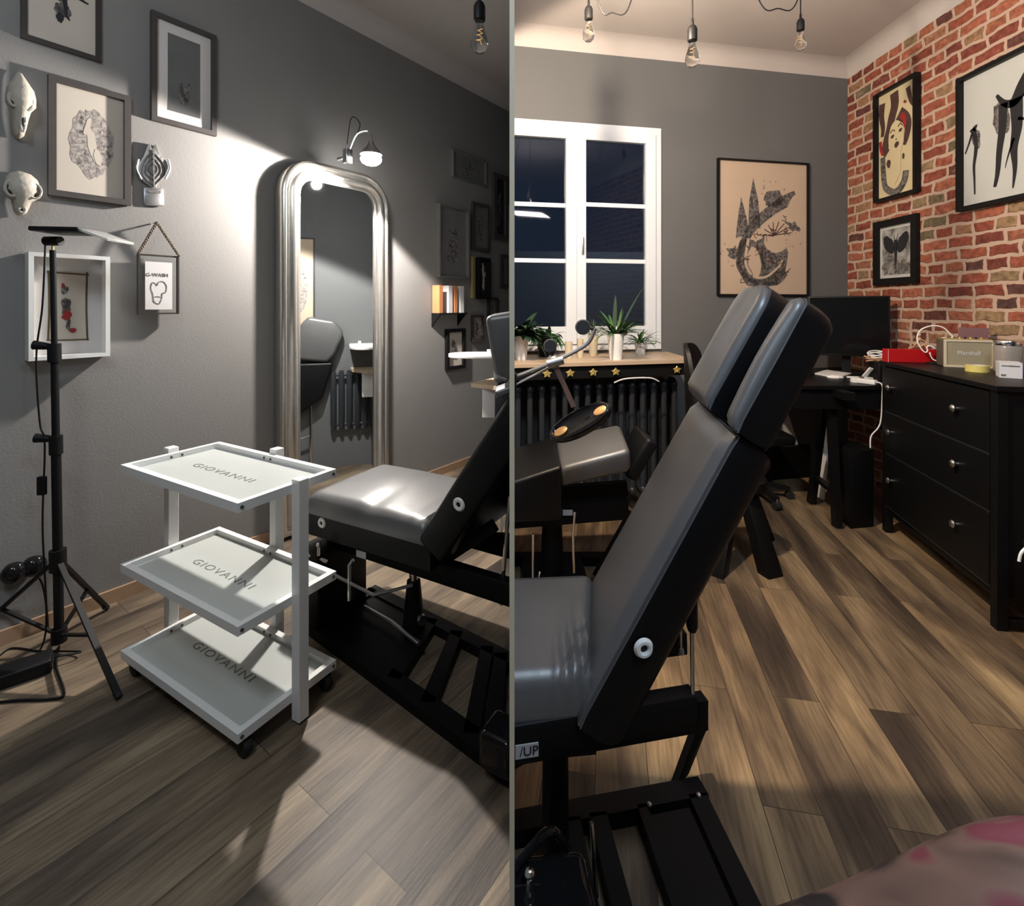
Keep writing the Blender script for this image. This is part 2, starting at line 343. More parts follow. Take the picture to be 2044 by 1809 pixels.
def text(s, O, u, v, size, m, parent, name='lettering', ext=.0004, spacing=1.0, sx=1.0, center=True):
    c = bpy.data.curves.new('t', 'FONT'); c.body = s; c.size = size; c.extrude = ext; c.space_character = spacing
    if center: c.align_x = 'CENTER'; c.align_y = 'CENTER'
    t = bpy.data.objects.new('t', c); S.collection.objects.link(t)
    bpy.context.view_layer.update()
    me = bpy.data.meshes.new_from_object(t.evaluated_get(bpy.context.evaluated_depsgraph_get()))
    bpy.data.objects.remove(t)
    u = V(u).normalized(); v = V(v).normalized(); n = u.cross(v); off = V(parent['wl'])
    for q in me.vertices:
        co = q.co; q.co = V(O)+u*co.x*sx+v*co.y+n*co.z-off
    me.materials.clear(); me.materials.append(M[m]); me.name = name
    o = bpy.data.objects.new(name, me); S.collection.objects.link(o); o.parent = parent; o['wl'] = tuple(off); return o
def bez(pts, n=8):
    pts = [V(p) for p in pts]; out = []; k = len(pts)
    for i in range(k-1):
        p0 = pts[max(i-1, 0)]; p1 = pts[i]; p2 = pts[i+1]; p3 = pts[min(i+2, k-1)]
        for j in range(n):
            t = j/n; out.append(.5*((2*p1)+(-p0+p2)*t+(2*p0-5*p1+4*p2-p3)*t*t+(-p0+3*p1-3*p2+p3)*t**3))
    out.append(pts[-1]); return out

# ================================================================== ROOM SHELL
ROOM = None
def quad(name, pts, m, thick):
    o = MB().prism(pts, thick).build(name, m); return struct(o)
YB = -1.6
# floors
quad('floor', [(0,YB,0),(-5.2,YB,0),(-5.2,5.6,0),(0,5.6,0)], 'floorL', (0,0,-.05))
quad('floor', [(0,YB,0),(3.3,YB,0),(3.3,5.2,0),(0,5.2,0)], 'floorR', (0,0,-.05))
quad('ceiling', [(-5.3,YB,CEIL),(3.3,YB,CEIL),(3.3,5.7,CEIL),(-5.3,5.7,CEIL)], 'ceil', (0,0,.05))
def lwp(Y, z, off=0): return V((.728*Y-3.867+off*1.2369, Y, z))
a = lwp(YB,0); b = lwp(5.312,0)
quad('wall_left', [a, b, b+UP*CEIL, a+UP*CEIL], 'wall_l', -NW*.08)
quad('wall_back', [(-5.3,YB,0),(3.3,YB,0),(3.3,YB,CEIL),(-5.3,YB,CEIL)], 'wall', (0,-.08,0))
quad('wall_right', [(3.02,YB,0),(3.02,4.507,0),(3.02,4.507,CEIL),(3.02,YB,CEIL)], 'brick', (.1,0,0))
# window wall with an opening
def gp(X, z, off=0): return V((X, 3.927+.192*X-off*1.0183, z))
wz0, wz1, wxr = 1.17, 2.955, GW(1313,262).x
mb = MB()
mb.prism([gp(0,0), gp(3.03,0), gp(3.03,wz0), gp(0,wz0)], -NG*.12)
mb.prism([gp(0,wz1), gp(3.03,wz1), gp(3.03,CEIL), gp(0,CEIL)], -NG*.12)
mb.prism([gp(wxr,wz0), gp(3.03,wz0), gp(3.03,wz1), gp(wxr,wz1)], -NG*.12)
struct(mb.build('wall_front', 'wall'))
# partition that splits the two halves of the studio, seen edge-on
pt = struct(MB().box((-.004,.805,0), (.0,5.312,CEIL)).build('wall_middle', 'wall'))
struct(MB().box((.0,.805,0), (.004,3.927,CEIL)).build('wall_middle', 'white'))  # right skin made white so its bounce brightens the leather
struct(MB().box((-.004,.80,0), (.004,.805,CEIL)).build('trim_1', 'beige'))
# coving
def cove(name, A, B, n):
    mb = MB(); prof = [(0,3.54),(0,CEIL),(.12,CEIL)]+[(.12-.12*math.sin(t*PI/10)*1.0, CEIL-.12+.12*(1-(1-math.cos(t*PI/10)))) for t in range(1,5)]
    mb.prism([V(A)+V(n)*o+UP*z for o, z in prof], V(B)-V(A)); return struct(mb.build(name, 'ceil'))
cove('trim_2', gp(.0045,0), gp(3.02,0), NG); cove('trim_3', V((3.02,YB,0)), V((3.02,4.5,0)), V((-1,0,0))); 
cove('trim_4', lwp(YB,0), lwp(5.30,0), NW)
struct(MB().prism([lwp(YB,0), lwp(5.30,0), lwp(5.30,.066), lwp(YB,.066)], NW*.014).build('baseboard_left', 'base'))

# ================================================================== PICTURES
def picture(label, plane, l, r, tl, tr, bl, br, fw=.02, depth=.025, fm='frame', pm='paper', mat_w=0, art=None, gap=.003, group=None, glass=False, name='picture_frame', artm=None, u=None, mm='matboard'):
    nrm = {LW: NW, GW: NG, BW: V((-1,0,0))}[plane]; uu = {LW: DW, GW: DG, BW: V((0,-1,0))}[plane]
    A = plane(l, bl, depth); B = plane(r, br, depth); A2 = plane(l, tl, depth); B2 = plane(r, tr, depth)
    z0 = (A.z+B.z)/2; z1 = (A2.z+B2.z)/2; W = (V((B.x,B.y,0))-V((A.x,A.y,0))).length
    O = V((A.x, A.y, z0))-nrm*(depth-gap); H = z1-z0
    t = thing(name, label, 'picture', O+uu*W/2, group)
    d = depth-gap
    mb = MB()
    for (x0, x1, y0, y1) in ((0,fw,0,H),(W-fw,W,0,H),(fw,W-fw,0,fw),(fw,W-fw,H-fw,H)):
        mb.prism([O+uu*x0+UP*y0, O+uu*x1+UP*y0, O+uu*x1+UP*y1, O+uu*x0+UP*y1], nrm*d)
    mb.build('frame', fm, t)
    def sheet(nm, x0, x1, y0, y1, zz, th, m):
        mb = MB(); mb.prism([O+nrm*zz+uu*x0+UP*y0, O+nrm*zz+uu*x1+UP*y0, O+nrm*zz+uu*x1+UP*y1, O+nrm*zz+uu*x0+UP*y1], nrm*th); return mb.build(nm, m, t)
    zz = d*.25
    if mat_w:
        sheet('mat_board', fw, W-fw, fw, H-fw, 0, zz, mm)
        px0, px1, py0, py1 = fw+mat_w, W-fw-mat_w, fw+mat_w, H-fw-mat_w; zz2 = zz
        sheet('print', px0, px1, py0, py1, zz2, .0012, pm); zz2 += .0012
    else:
        px0, px1, py0, py1 = fw, W-fw, fw, H-fw; sheet('print', px0, px1, py0, py1, 0, zz, pm); zz2 = zz
    if art:
        lev = [0]
        def Q(x, y): return O+nrm*(zz2+.0004*lev[0])+uu*(px0+(px1-px0)*x)+UP*(py0+(py1-py0)*y)
        art(t, Q, nrm, lev, (px1-px0), (py1-py0))
    return t, O, uu, nrm, W, H
def ink(t, Q, nrm, lev, polys=(), strokes=(), m='ink', name='drawing'):
    if 1 < len(polys)+len(strokes) <= 4:
        for p in polys: ink(t, Q, nrm, lev, [p], [], m, name)
        for p in strokes: ink(t, Q, nrm, lev, [], [p], m, name)
        return
    lev[0] += 1; mb = MB()
    for p in polys: mb.prism([Q(x, y) for x, y in p], nrm*.0003)
    for st in strokes:
        pts, w0, w1 = st; q = bez([(x, y, 0) for x, y in pts], 6); n = len(q)
        L_ = []; R_ = []
        asp = (Q(1,0)-Q(0,0)).length/(Q(0,1)-Q(0,0)).length
        for i, p in enumerate(q):
            d = q[min(i+1,n-1)]-q[max(i-1,0)]; d = V((d.x*asp, d.y, 0)); d.normalize(); wd = w0+(w1-w0)*i/(n-1)
            nx, ny = -d.y*wd/asp, d.x*wd
            L_.append((p.x+nx, p.y+ny)); R_.append((p.x-nx, p.y-ny))
        A = [mb.bm.verts.new(Q(*p)+nrm*.0003) for p in L_]; B = [mb.bm.verts.new(Q(*p)+nrm*.0003) for p in R_]
        for i in range(n-1): mb.bm.faces.new((A[i], A[i+1], B[i+1], B[i]))
    return mb.build(name, m, t)
def blob(cx, cy, rx, ry, n=22, j=.15, rot=0, seed=0):
    rr = random.Random(seed); o = []
    for k in range(n):
        a = 2*PI*k/n; q = 1+rr.uniform(-j, j); x = rx*math.cos(a)*q; y = ry*math.sin(a)*q
        o.append((cx+x*math.cos(rot)-y*math.sin(rot), cy+x*math.sin(rot)+y*math.cos(rot)))
    return o

ROOM = 'L'
def art_tentacle(t, Q, n, lev, W, H):
    st = []
    rr = random.Random(3)
    for k in range(9):
        a = -PI/2+rr.uniform(-1.3, 1.3); x, y = .5+rr.uniform(-.12,.12), .42+rr.uniform(-.05,.1)
        pts = [(x, y)]
        for i in range(5): a += rr.uniform(-.2, 1.0); x += .07*math.cos(a); y += .05*math.sin(a); pts.append((x, y))
        st.append((pts, .022, .005))
    ink(t, Q, n, lev, [blob(.5,.47,.2,.14,seed=2), blob(.5,.62,.15,.16,seed=5), blob(.50,.26,.13,.05,seed=9)], [], 'inkg')
    ink(t, Q, n, lev, [blob(.46,.2,.06,.035,seed=1)], st, 'ink')
picture('cream print of dark coiled tentacles, cut off by the top of the photo', LW, 42, 203, -235, -165, 70, 128, .022, .02, 'frame', 'paper', art=art_tentacle)
def art_figure(t, Q, n, lev, W, H):
    rr = random.Random(5); P_ = []
    for k in range(70):
        a = rr.uniform(0, 2*PI); r = math.sqrt(rr.uniform(.15, 1)); P_.append(blob(.52+.29*r*math.cos(a), .5+.30*r*math.sin(a), rr.uniform(.02,.05), rr.uniform(.02,.04), 9, .4, 0, k))
    ink(t, Q, n, lev, [blob(.52,.5,.33,.33,30,.08,seed=1)], [], 'inkl')
    ink(t, Q, n, lev, P_[::2], [], 'inkl')
    ink(t, Q, n, lev, [blob(.52,.5,.07,.16,20,.2,.2,4), blob(.45,.66,.035,.09,12,.2,-.5,5), blob(.6,.38,.05,.09,12,.2,.5,6)], [], 'paper', 'drawing')
picture('large brown framed pencil drawing of a pale figure inside a dark oval cloud', LW, 97, 262, 147, 192, 385, 414, .028, .03, 'framegrey', 'paper', art=art_figure)
def art_dim(t, Q, n, lev, W, H): ink(t, Q, n, lev, [blob(.5,.25,.18,.12,18,.3,0,3), blob(.42,.34,.05,.08,12,.3,.3,4), blob(.62,.33,.04,.09,12,.3,-.3,5)], [], 'inkg')
picture('framed dim grey print with wide white mat, hung high left of the mirror', LW, 303, 433, 17, 72, 235, 275, .026, .03, 'framegrey', 'matgrey', .055, art_dim)
def art_bamboo(t, Q, n, lev, W, H):
    ink(t, Q, n, lev, [], [([(-.02,.02),(.01,.5),(-.01,1.0)], .012, .012), ([(1.02,.0),(.99,.5),(1.01,1.0)], .012, .012), ([(-.06,.03),(.5,.02),(1.06,.02)], .010, .010), ([(-.06,.98),(.5,.97),(1.06,.96)], .010, .010)], 'bamboo', 'drawing')
    ink(t, Q, n, lev, [blob(.44,.50,.13,.13,16,.25,0,1), blob(.40,.74,.09,.07,14,.25,0,2), blob(.50,.25,.06,.10,12,.25,-.2,3)], [], 'inkg')
    ink(t, Q, n, lev, [blob(.46,.37,.13,.06,14,.25,0,5), blob(.62,.16,.09,.035,14,.2,0,6), blob(.36,.80,.05,.035,12,.2,0,7)], [], 'inkr', 'drawing')
tE, OE, uE, nE, WE, HE = picture('white deep box frame with cream print and bamboo border, behind the lamp stand', LW, 57, 220, 501, 514, 718, 714, .018, .075, 'white', 'paper', .06, art_bamboo)
# hanging glass frame on a cord
O = LW(276, 628, .05); A = LW(358, 628, .05); Wf = (A-O).length; Hf = LW(276,506,.05).z-O.z
t = thing('hanging_glass_frame', 'small glass and metal frame hung by a rope triangle, holding a handwritten white card', 'picture', O+DW*Wf/2)
mb = MB(); fwid = .008
for (x0,x1,y0,y1) in ((0,fwid,0,Hf),(Wf-fwid,Wf,0,Hf),(fwid,Wf-fwid,0,fwid),(fwid,Wf-fwid,Hf-fwid,Hf)):
    mb.prism([O+DW*x0+UP*y0, O+DW*x1+UP*y0, O+DW*x1+UP*y1, O+DW*x0+UP*y1], -NW*.022)
mb.build('frame', 'frame', t)
MB().prism([O-NW*.010+DW*x+UP*y for x, y in ((fwid,fwid),(Wf-fwid,fwid),(Wf-fwid,Hf-fwid),(fwid,Hf-fwid))], -NW*.003).build('glass_pane', 'glass', t)
c0, c1, d0, d1 = Wf*.17, Wf*.83, Hf*.08, Hf*.88
MB().prism([O-NW*.006+DW*x+UP*y for x, y in ((c0,d0),(c1,d0),(c1,d1),(c0,d1))], -NW*.002).build('card', 'paperw', t)
text('G-WASH', O-NW*.005+DW*Wf*.46+UP*Hf*.66, DW, UP, .026, 'inkg', t, 'handwriting')
def Qc(x, y): return O-NW*.0052+DW*(c0+(c1-c0)*x)+UP*(d0+(d1-d0)*y)
ink(t, Qc, NW, [0], [], [([(.30,.16),(.27,.32),(.2,.44),(.25,.56),(.38,.54),(.42,.50),(.50,.58),(.68,.58),(.78,.48),(.74,.36),(.62,.34),(.60,.24),(.52,.13),(.44,.12),(.36,.14),(.30,.18)], .009, .009), ([(.30,.26),(.45,.27),(.62,.25)], .007, .007)], 'inkg', 'sketch')
apex = LW(313, 444, .05)
for sgn, q in ((0, O+UP*Hf), (1, O+DW*Wf+UP*Hf)):
    mb = MB()
    for ph in (0, PI):
        pts = []
        for k in range(41):
            s_ = k/40; p = q.lerp(apex, s_); d = (apex-q).normalized(); sd = d.cross(NW)
            pts.append(p+sd*(.005*math.cos(k*1.1+ph))+NW*(.005*math.sin(k*1.1+ph)))
        mb.tube(pts, .0035, 6)
    mb.build('hanging_cord', 'rope', t)
MB().cyl(apex-NW*.045, apex+NW*.012, .004).build('nail', 'steel', t)

# right-hand dim cluster on the left wall
def art_small(seed, m='inkg', n_=3):
    def f(t, Q, n, lev, W, H):
        rr = random.Random(seed); ink(t, Q, n, lev, [blob(.5+rr.uniform(-.12,.12), .3+.17*k, rr.uniform(.12,.24), rr.uniform(.08,.14), 14, .35, rr.uniform(-1,1), seed+k) for k in range(n_)], [], m)
    return f
G = 'small frames right of the mirror'
picture('tall narrow print in a pale rose metal frame, largest beside the mirror', LW, 878, 938, 408, 416, 553, 557, .015, .05, 'silver', 'matgrey', 0, art_small(11), group=None)
picture('dark grey framed print directly right of the rose framed tall print', LW, 944, 978, 402, 410, 500, 502, .03, .03, 'framegrey', 'matgrey', 0, art_small(12))
picture('faint pale-edged frame hung highest right of the mirror lamp', LW, 905, 972, 300, 320, 355, 370, .012, .03, 'silver', 'matgrey', 0, art_small(13))
picture('dark print with wide grey frame cut by the middle divider, high on the wall', LW, 987, 1016, 345, 352, 476, 480, .05, .04, 'framegrey', 'ink', 0, art_small(14))
picture('black box frame with a pale skeletal ornament inside, beside a brass strip', LW, 957, 980, 512, 517, 596, 598, .02, .05, 'black', 'ink', 0, art_small(15, 'bone', 4))
picture('small grey framed picture cut by the divider at mid height', LW, 1000, 1016, 506, 510, 572, 575, .03, .03, 'framegrey', 'matgrey', 0, art_small(16))
picture('narrow black frame with speckled cream print, lowest right of the mirror', LW, 893, 930, 655, 658, 736, 738, .03, .035, 'black', 'paper', 0, art_small(17))
picture('little oval sketch in dark frame under the brass strip', LW, 944, 966, 628, 631, 680, 683, .02, .03, 'framegrey', 'inkl', 0, art_small(18))
picture('small dim brown framed print behind the chair headrest', LW, 976, 995, 592, 596, 652, 655, .02, .03, 'frame', 'matgrey', 0, art_small(19))
O = LW(942, 595, .02); H_ = LW(942,512,.02).z-O.z
tag(MB().prism([O, O+DW*.045, O+DW*.045+UP*H_, O+UP*H_], -NW*.018).bevel(.003).build('brass_strip', 'brass'), 'upright pale brass strip fixed to the wall beside the black box frame', 'ornament')
# small shelf with books
O = LW(878, 628, .10)
t = thing('wall_shelf', 'small dark wall shelf holding four little books right of the mirror', 'shelf', O)
MB().prism([O, O+DW*.36, O+DW*.36+UP*.012, O+UP*.012], -NW*.10).build('board', 'black', t)
MB().prism([O+UP*-.0, O-NW*.10, O-NW*.10-UP*.11], DW*.012).build('bracket', 'black', t)
MB().prism([O+DW*.33+UP*-.0, O+DW*.33-NW*.10, O+DW*.33-NW*.10-UP*.11], DW*.012).build('bracket', 'black', t)
for k, (s_, wd, m, lb) in enumerate(((.0,.042,'orange','orange spined little book at the left end of the wall shelf'), (.115,.05,'paperw','white spined little book second from left on the wall shelf'), (.19,.035,'orange','orange spined little book third from left on the wall shelf'), (.265,.05,'paperw','white spined little book at the right end of the wall shelf'))):
    p = O+DW*s_+UP*.0125-NW*.005
    bt = thing('book', lb, 'book', p, 'little books on the wall shelf')
    h = .24
    MB().prism([p, p+DW*wd, p+DW*wd+UP*h, p+UP*h], -NW*.004).build('spine', m, bt)
    MB().prism([p-NW*.004, p+DW*wd*.15-NW*.004, p+DW*wd*.15+UP*h-NW*.004, p+UP*h-NW*.004], -NW*.08).build('cover', m, bt)
    MB().prism([p+DW*wd*.85-NW*.004, p+DW*wd-NW*.004, p+DW*wd+UP*h-NW*.004, p+DW*wd*.85+UP*h-NW*.004], -NW*.08).build('cover', m, bt)
    MB().prism([p+DW*wd*.15-NW*.004+UP*.004, p+DW*wd*.85-NW*.004+UP*.004, p+DW*wd*.85+UP*(h-.004)-NW*.004, p+DW*wd*.15+UP*(h-.004)-NW*.004], -NW*.078).build('pages', 'paperw', bt)

# skulls on the left wall
def skull(label, cpx, ytop, ybot, hw, prof, eyes, teeth=False):
    c = LW(cpx, (ytop+ybot)/2, .05); k = c.y/F; zt = LW(cpx, ytop, .05).z; zb = LW(cpx, ybot, .05).z; H = zt-zb
    t = thing('animal_skull', label, 'skull', LW(cpx, ybot, 0))
    mb = MB(); rings = []; seg = 24; A0 = LW(cpx, 0, 0)
    for (s_, wd, dp) in prof:
        z = zt-H*s_; cen = V((A0.x, A0.y, z))+NW*(.006+dp*.45)
        ring = []
        for q in range(seg):
            a = 2*PI*q/seg; cx = math.cos(a); sx = math.sin(a)
            rad = 1+.06*math.cos(3*a)
            ring.append(mb.bm.verts.new(cen+DW*(wd*hw*cx*rad)+NW*(dp*.55*sx if sx > 0 else dp*.4*sx)))
        rings.append(ring)
    for A, B in zip(rings, rings[1:]):
        for q in range(seg): mb.bm.faces.new((A[q], A[(q+1)%seg], B[(q+1)%seg], B[q]))
    mb.bm.faces.new(rings[0][::-1]); mb.bm.faces.new(rings[-1])
    sk = mb.build('skull', 'bone', t, ang=70)
    for (ex, ey, rx, ry, dd) in eyes:
        p = V((A0.x, A0.y, zt-H*ey))+DW*ex*hw+NW*dd
        MB().ell(p, DW, UP, NW, rx*hw, ry*H, .012, 16, 8).build('eye_socket', 'hollow', t)
        pts = [p+DW*(rx*1.15*hw*math.cos(a))+UP*(ry*1.15*H*math.sin(a))+NW*.004 for a in [2*PI*i/18 for i in range(18)]]
        MB().tube(pts, .006, 6, closed=True).build('brow_ridge', 'bone', t)
    return t
skull('long narrow horned animal skull hung pointing down, upper of the two on the left wall', 34, 140, 272, .058,
      [(0,.08,.03),(.05,.22,.06),(.16,.45,.09),(.28,.75,.11),(.4,.85,.12),(.52,.85,.12),(.6,.6,.11),(.72,.48,.09),(.85,.40,.07),(.96,.30,.05),(1,.14,.03)], [(-.42,.5,.28,.09,.098),(.32,.5,.22,.10,.098),(.08,.78,.10,.14,.082)])
skull('round wide-eyed small animal skull, lower of the two on the left wall', 37, 340, 428, .068,
      [(0,.15,.03),(.06,.5,.07),(.18,.75,.10),(.32,.86,.11),(.48,.95,.11),(.58,.85,.10),(.68,.5,.09),(.82,.40,.07),(.94,.30,.05),(1,.12,.03)], [(-.52,.46,.28,.15,.088),(.55,.46,.26,.14,.088),(.02,.9,.12,.05,.06)])
# pewter wall ornament with tag
t = thing('wall_ornament', 'pewter pointed wall ornament with two prongs on top and a tag plate below', 'ornament', LW(305,412))
def pw(pxs, off): return [LW(x, y, off) for x, y in pxs]
MB().prism(pw([(296,288),(300,286),(303,296),(306,296),(308,289),(313,289),(322,312),(333,322),(337,335),(330,350),(318,362),(312,374),(300,372),(286,362),(275,348),(274,330),(285,315)], .022), -NW*.02).bevel(.006, 3).build('body', 'pewter', t)
for s_ in (.92, .62, .34):
    pts = [LW(306+x*s_, 338+y*s_, .024) for x, y in ((0,36),(-12,26),(-24,10),(-22,-8),(-12,-24),(0,-34),(12,-24),(23,-8),(24,10),(12,26))]
    MB().tube(bez(pts+[pts[0]], 4), .0022, 5).build('relief_line', 'frame', t)
for sx_ in (-1, 1): MB().tube(bez([LW(306+sx_*30,318,.022), LW(306+sx_*33,338,.03), LW(306+sx_*24,358,.024)],5), .006, 8).build('side_lug', 'pewter', t)
MB().prism([LW(305,300,.022), LW(307,300,.022), LW(308,374,.022), LW(306,374,.022)], NW*.006).build('centre_ridge', 'pewter', t)
MB().prism(pw([(287,374),(326,376),(328,409),(323,412),(291,410),(287,405)], .016), -NW*.012).bevel(.003, 2).build('tag_plate', 'steel', t)
MB().prism(pw([(293,380),(320,382),(320,386),(293,384)], .018), NW*.002).build('tag_marks', 'inkg', t)

# ================================================================== MIRROR
mo = .075
def mp_(px, z, off): p = LW(px, 600, off); return V((p.x, p.y, z))
mA = mp_(560, 0, mo); mB_ = mp_(775, 0, mo); mW = (mB_-mA).length; mZ1 = 2.47
t = thing('standing_mirror', 'tall floor mirror with ribbed silver frame and rounded top corners', 'mirror', mA+DW*mW/2)
def rrect(inset, rad):
    x0, x1, z0, z1 = inset, mW-inset, .015+inset*1.3, mZ1-inset; r = max(rad-inset, .035)
    pts = [(x0, z0), (x1, z0)]
    for k in range(9): a = k*PI/16; pts.append((x1-r+r*math.cos(a), z1-r+r*math.sin(a)))
    for k in range(9): a = PI/2+k*PI/16; pts.append((x0+r+r*math.cos(a), z1-r+r*math.sin(a)))
    return pts
def m3(p, o): return mA+DW*p[0]+UP*p[1]+NW*o
prof = [(0,-.06),(0,.0),(.010,.016),(.024,.022),(.036,.014),(.044,.004),(.052,.012),(.064,.030),(.084,.038),(.100,.030),(.108,.012),(.116,.014),(.128,.012),(.134,-.004)]
mb = MB(); rings = [[mb.bm.verts.new(m3(p, o)) for p in rrect(i, .24)] for i, o in prof]
for A, B in zip(rings, rings[1:]):
    n = len(A)
    for k in range(n): mb.bm.faces.new((A[k], A[(k+1)%n], B[(k+1)%n], B[k]))
mb.build('frame', 'silver', t, ang=50)
MB().prism([m3(p, -.006) for p in rrect(.131, .24)], -NW*.004).build('mirror_glass', 'mirror', t)
MB().prism([m3(p, -.012) for p in rrect(.004, .24)], -NW*.045).build('backing', 'frame', t)
MB().obox(m3((mW/2, 1.9), -.078), DW, NW, UP, .5, .04, .05).build('wall_batten', 'frame', t)

# ================================================================== CLAMP LAMP
base = LAMP
t = thing('clamp_lamp', 'small lit clamp lamp with bright white bulb fixed above the mirror top', 'lamp', base)
mb = MB()
mb.lathe(base+UP*.10, [(.018,0),(.022,-.02),(.045,-.05),(.072,-.085),(.074,-.09)], UP, 24)
mb.build('lamp_shade', 'steel', t)
MB().ell(base+UP*-.02, V((1,0,0)), V((0,1,0)), UP, .070, .070, .042, 20, 10).build('bulb', 'glow', t)
MB().tube(bez([base+UP*.10, base+UP*.17-NW*.02, base+UP*.15-NW*.08-DW*.05, base+UP*.04-NW*.12-DW*.08], 6), .007, 8).build('gooseneck', 'chrome', t)
MB().obox(base+UP*.0-NW*.13-DW*.09, DW, NW, UP, .05, .045, .10).bevel(.006).build('clamp', 'chrome', t)
MB().tube(bez([base+UP*.15-NW*.08-DW*.05, base+UP*.25-NW*.12-DW*.0, base+UP*.30-NW*.20-DW*.01, base+UP*.12-NW*.235-DW*.02], 6), .003, 6).build('cable', 'black', t)
MB().cyl(base-NW*.155-DW*.09+UP*.0, base-NW*.235-DW*.09, .012).build('wall_bracket', 'steel', t)

# ================================================================== LIGHT STAND
c = V((-1.965, 2.175, 0))
t = thing('lamp_stand', 'black tripod lamp stand with flat light panel on top, in front of the left wall', 'lamp stand', c)
lean = V((-.03, 0, 0))
def cp(z): return c+V((0,0,z))+lean*(z/1.8)
MB().cyl(cp(.05), cp(.92), .0175).build('lower_pole', 'black', t)
MB().cyl(cp(.90), cp(1.33), .014).build('middle_pole', 'black', t)
MB().cyl(cp(1.30), cp(1.74), .011).build('upper_pole', 'black', t)
MB().cyl(cp(1.74), cp(1.78), .005).build('spigot', 'brass', t)
MB().cyl(cp(.35), cp(.44), .030).build('leg_collar', 'black', t)
MB().cyl(cp(.04), cp(.10), .028).build('brace_collar', 'black', t)
for z in (.90, 1.30):
    k = MB().cyl(cp(z-.045), cp(z+.035), .024).build('clamp_collar', 'black', t)
    MB().cyl(cp(z+.02), cp(z+.03)+V((-.07,-.02,.0)), .012, .020).build('locking_knob', 'black', k)
feet = [FL(238,1393,.01), FL(214,1214,.01), V((-2.42,2.2,.01))]
for f in feet:
    top = cp(.40); lg = MB().bar(top+(f-top).normalized()*.03, f, .020, .014).build('leg', 'black', t)
    MB().cyl(f+V((0,0,-.008))+(top-f).normalized()*.03, f+V((0,0,.001)), .012, .010).build('rubber_tip', 'rubber', lg)
    mid = top.lerp(f, .58); MB().bar(cp(.07), mid, .014, .010).build('brace', 'black', t)
hd = cp(1.80)
MB().cyl(hd+V((-.03,0,-.02)), hd+V((.035,0,-.02)), .020).build('tilt_head', 'black', t)
h0, h1 = P(90,461,2.17), P(186,463,2.17)
MB().obox((h0+h1)/2+V((0,.0,0)), h1-h0, V((0,1,0)), UP, (h1-h0).length, .16, .020).bevel(.006, 2).build('light_panel', 'black', t)
h2 = P(242,483,2.17)
MB().obox((h1+h2)/2, h2-h1, V((0,1,0)), UP, (h2-h1).length, .15, .012).bevel(.003, 2).build('hinged_diffuser', 'acryl', t)
MB().tube(bez([hd+V((-.03,0,0)), cp(1.5)+V((-.03,-.02,0)), cp(1.28)+V((-.06,-.02,0)), cp(1.0)+V((-.05,-.02,0)), cp(.9)+V((-.03,-.02,0)), cp(.55)+V((-.045,-.02,0)), cp(.1)+V((-.03,-.03,0)), V((c.x-.05,c.y-.1,.008))], 8), .0035, 6).build('cable', 'black', t)
p = cp(.73)+V((-.045,-.02,0))
MB().box(p-V((.016,.01,.045)), p+V((.016,.01,.035))).bevel(.004).build('inline_switch', 'black', t)
# floor power brick by the stand
p0, p1 = FL(-30,1392), FL(104,1345)
d = (p1-p0).normalized(); sd = V((-d.y, d.x, 0))
t = thing('power_brick', 'long black power supply box lying on the floor beneath the lamp stand', 'power supply', (p0+p1)/2)
MB().obox((p0+p1)/2+V((0,0,.03))+sd*.05, d, sd, UP, (p1-p0).length, .10, .055).bevel(.01, 3).build('case', 'black', t)
MB().tube(bez([p1+V((-.03,.04,.04)), p1+V((.03,.10,.02)), FL(80,1300,.005), FL(20,1295,.005), FL(-20,1330,.005)], 8), .004, 6).build('cable', 'black', t)
t2 = tag(MB().tube(bez([FL(118,1290,.006), FL(112,1330,.006), FL(128,1385,.006), FL(100,1396,.006), FL(40,1398,.006), FL(-20,1404,.006)], 8), .005, 6).build('floor_cable', 'black'), 'thin black cable looping over the planks in front of the lamp stand', 'cable')
# black round wall sockets
for k, (px, py, lb) in enumerate(((23,1136,'glossy black wall globe, left of the pair near the floor'), (62,1123,'glossy black wall globe, right of the pair near the floor'))):
    p = LW(px, py, 0); t = thing('wall_globe', lb, 'wall fitting', p, 'black wall globes near the floor')
    MB().lathe(p+NW*.001, [(.028,0),(.030,.018),(.026,.025)], NW).build('base', 'black', t)
    MB().ell(p+NW*.055, DW, UP, NW, .046, .046, .034).build('dome', 'blackgloss', t)
    if k: MB().tube(bez([p-UP*.03+NW*.03, LW(84,1165,.02), LW(93,1215,.03), LW(97,1262,.03), FL(110,1284,.006)], 8), .004, 6).build('cable', 'black', t)

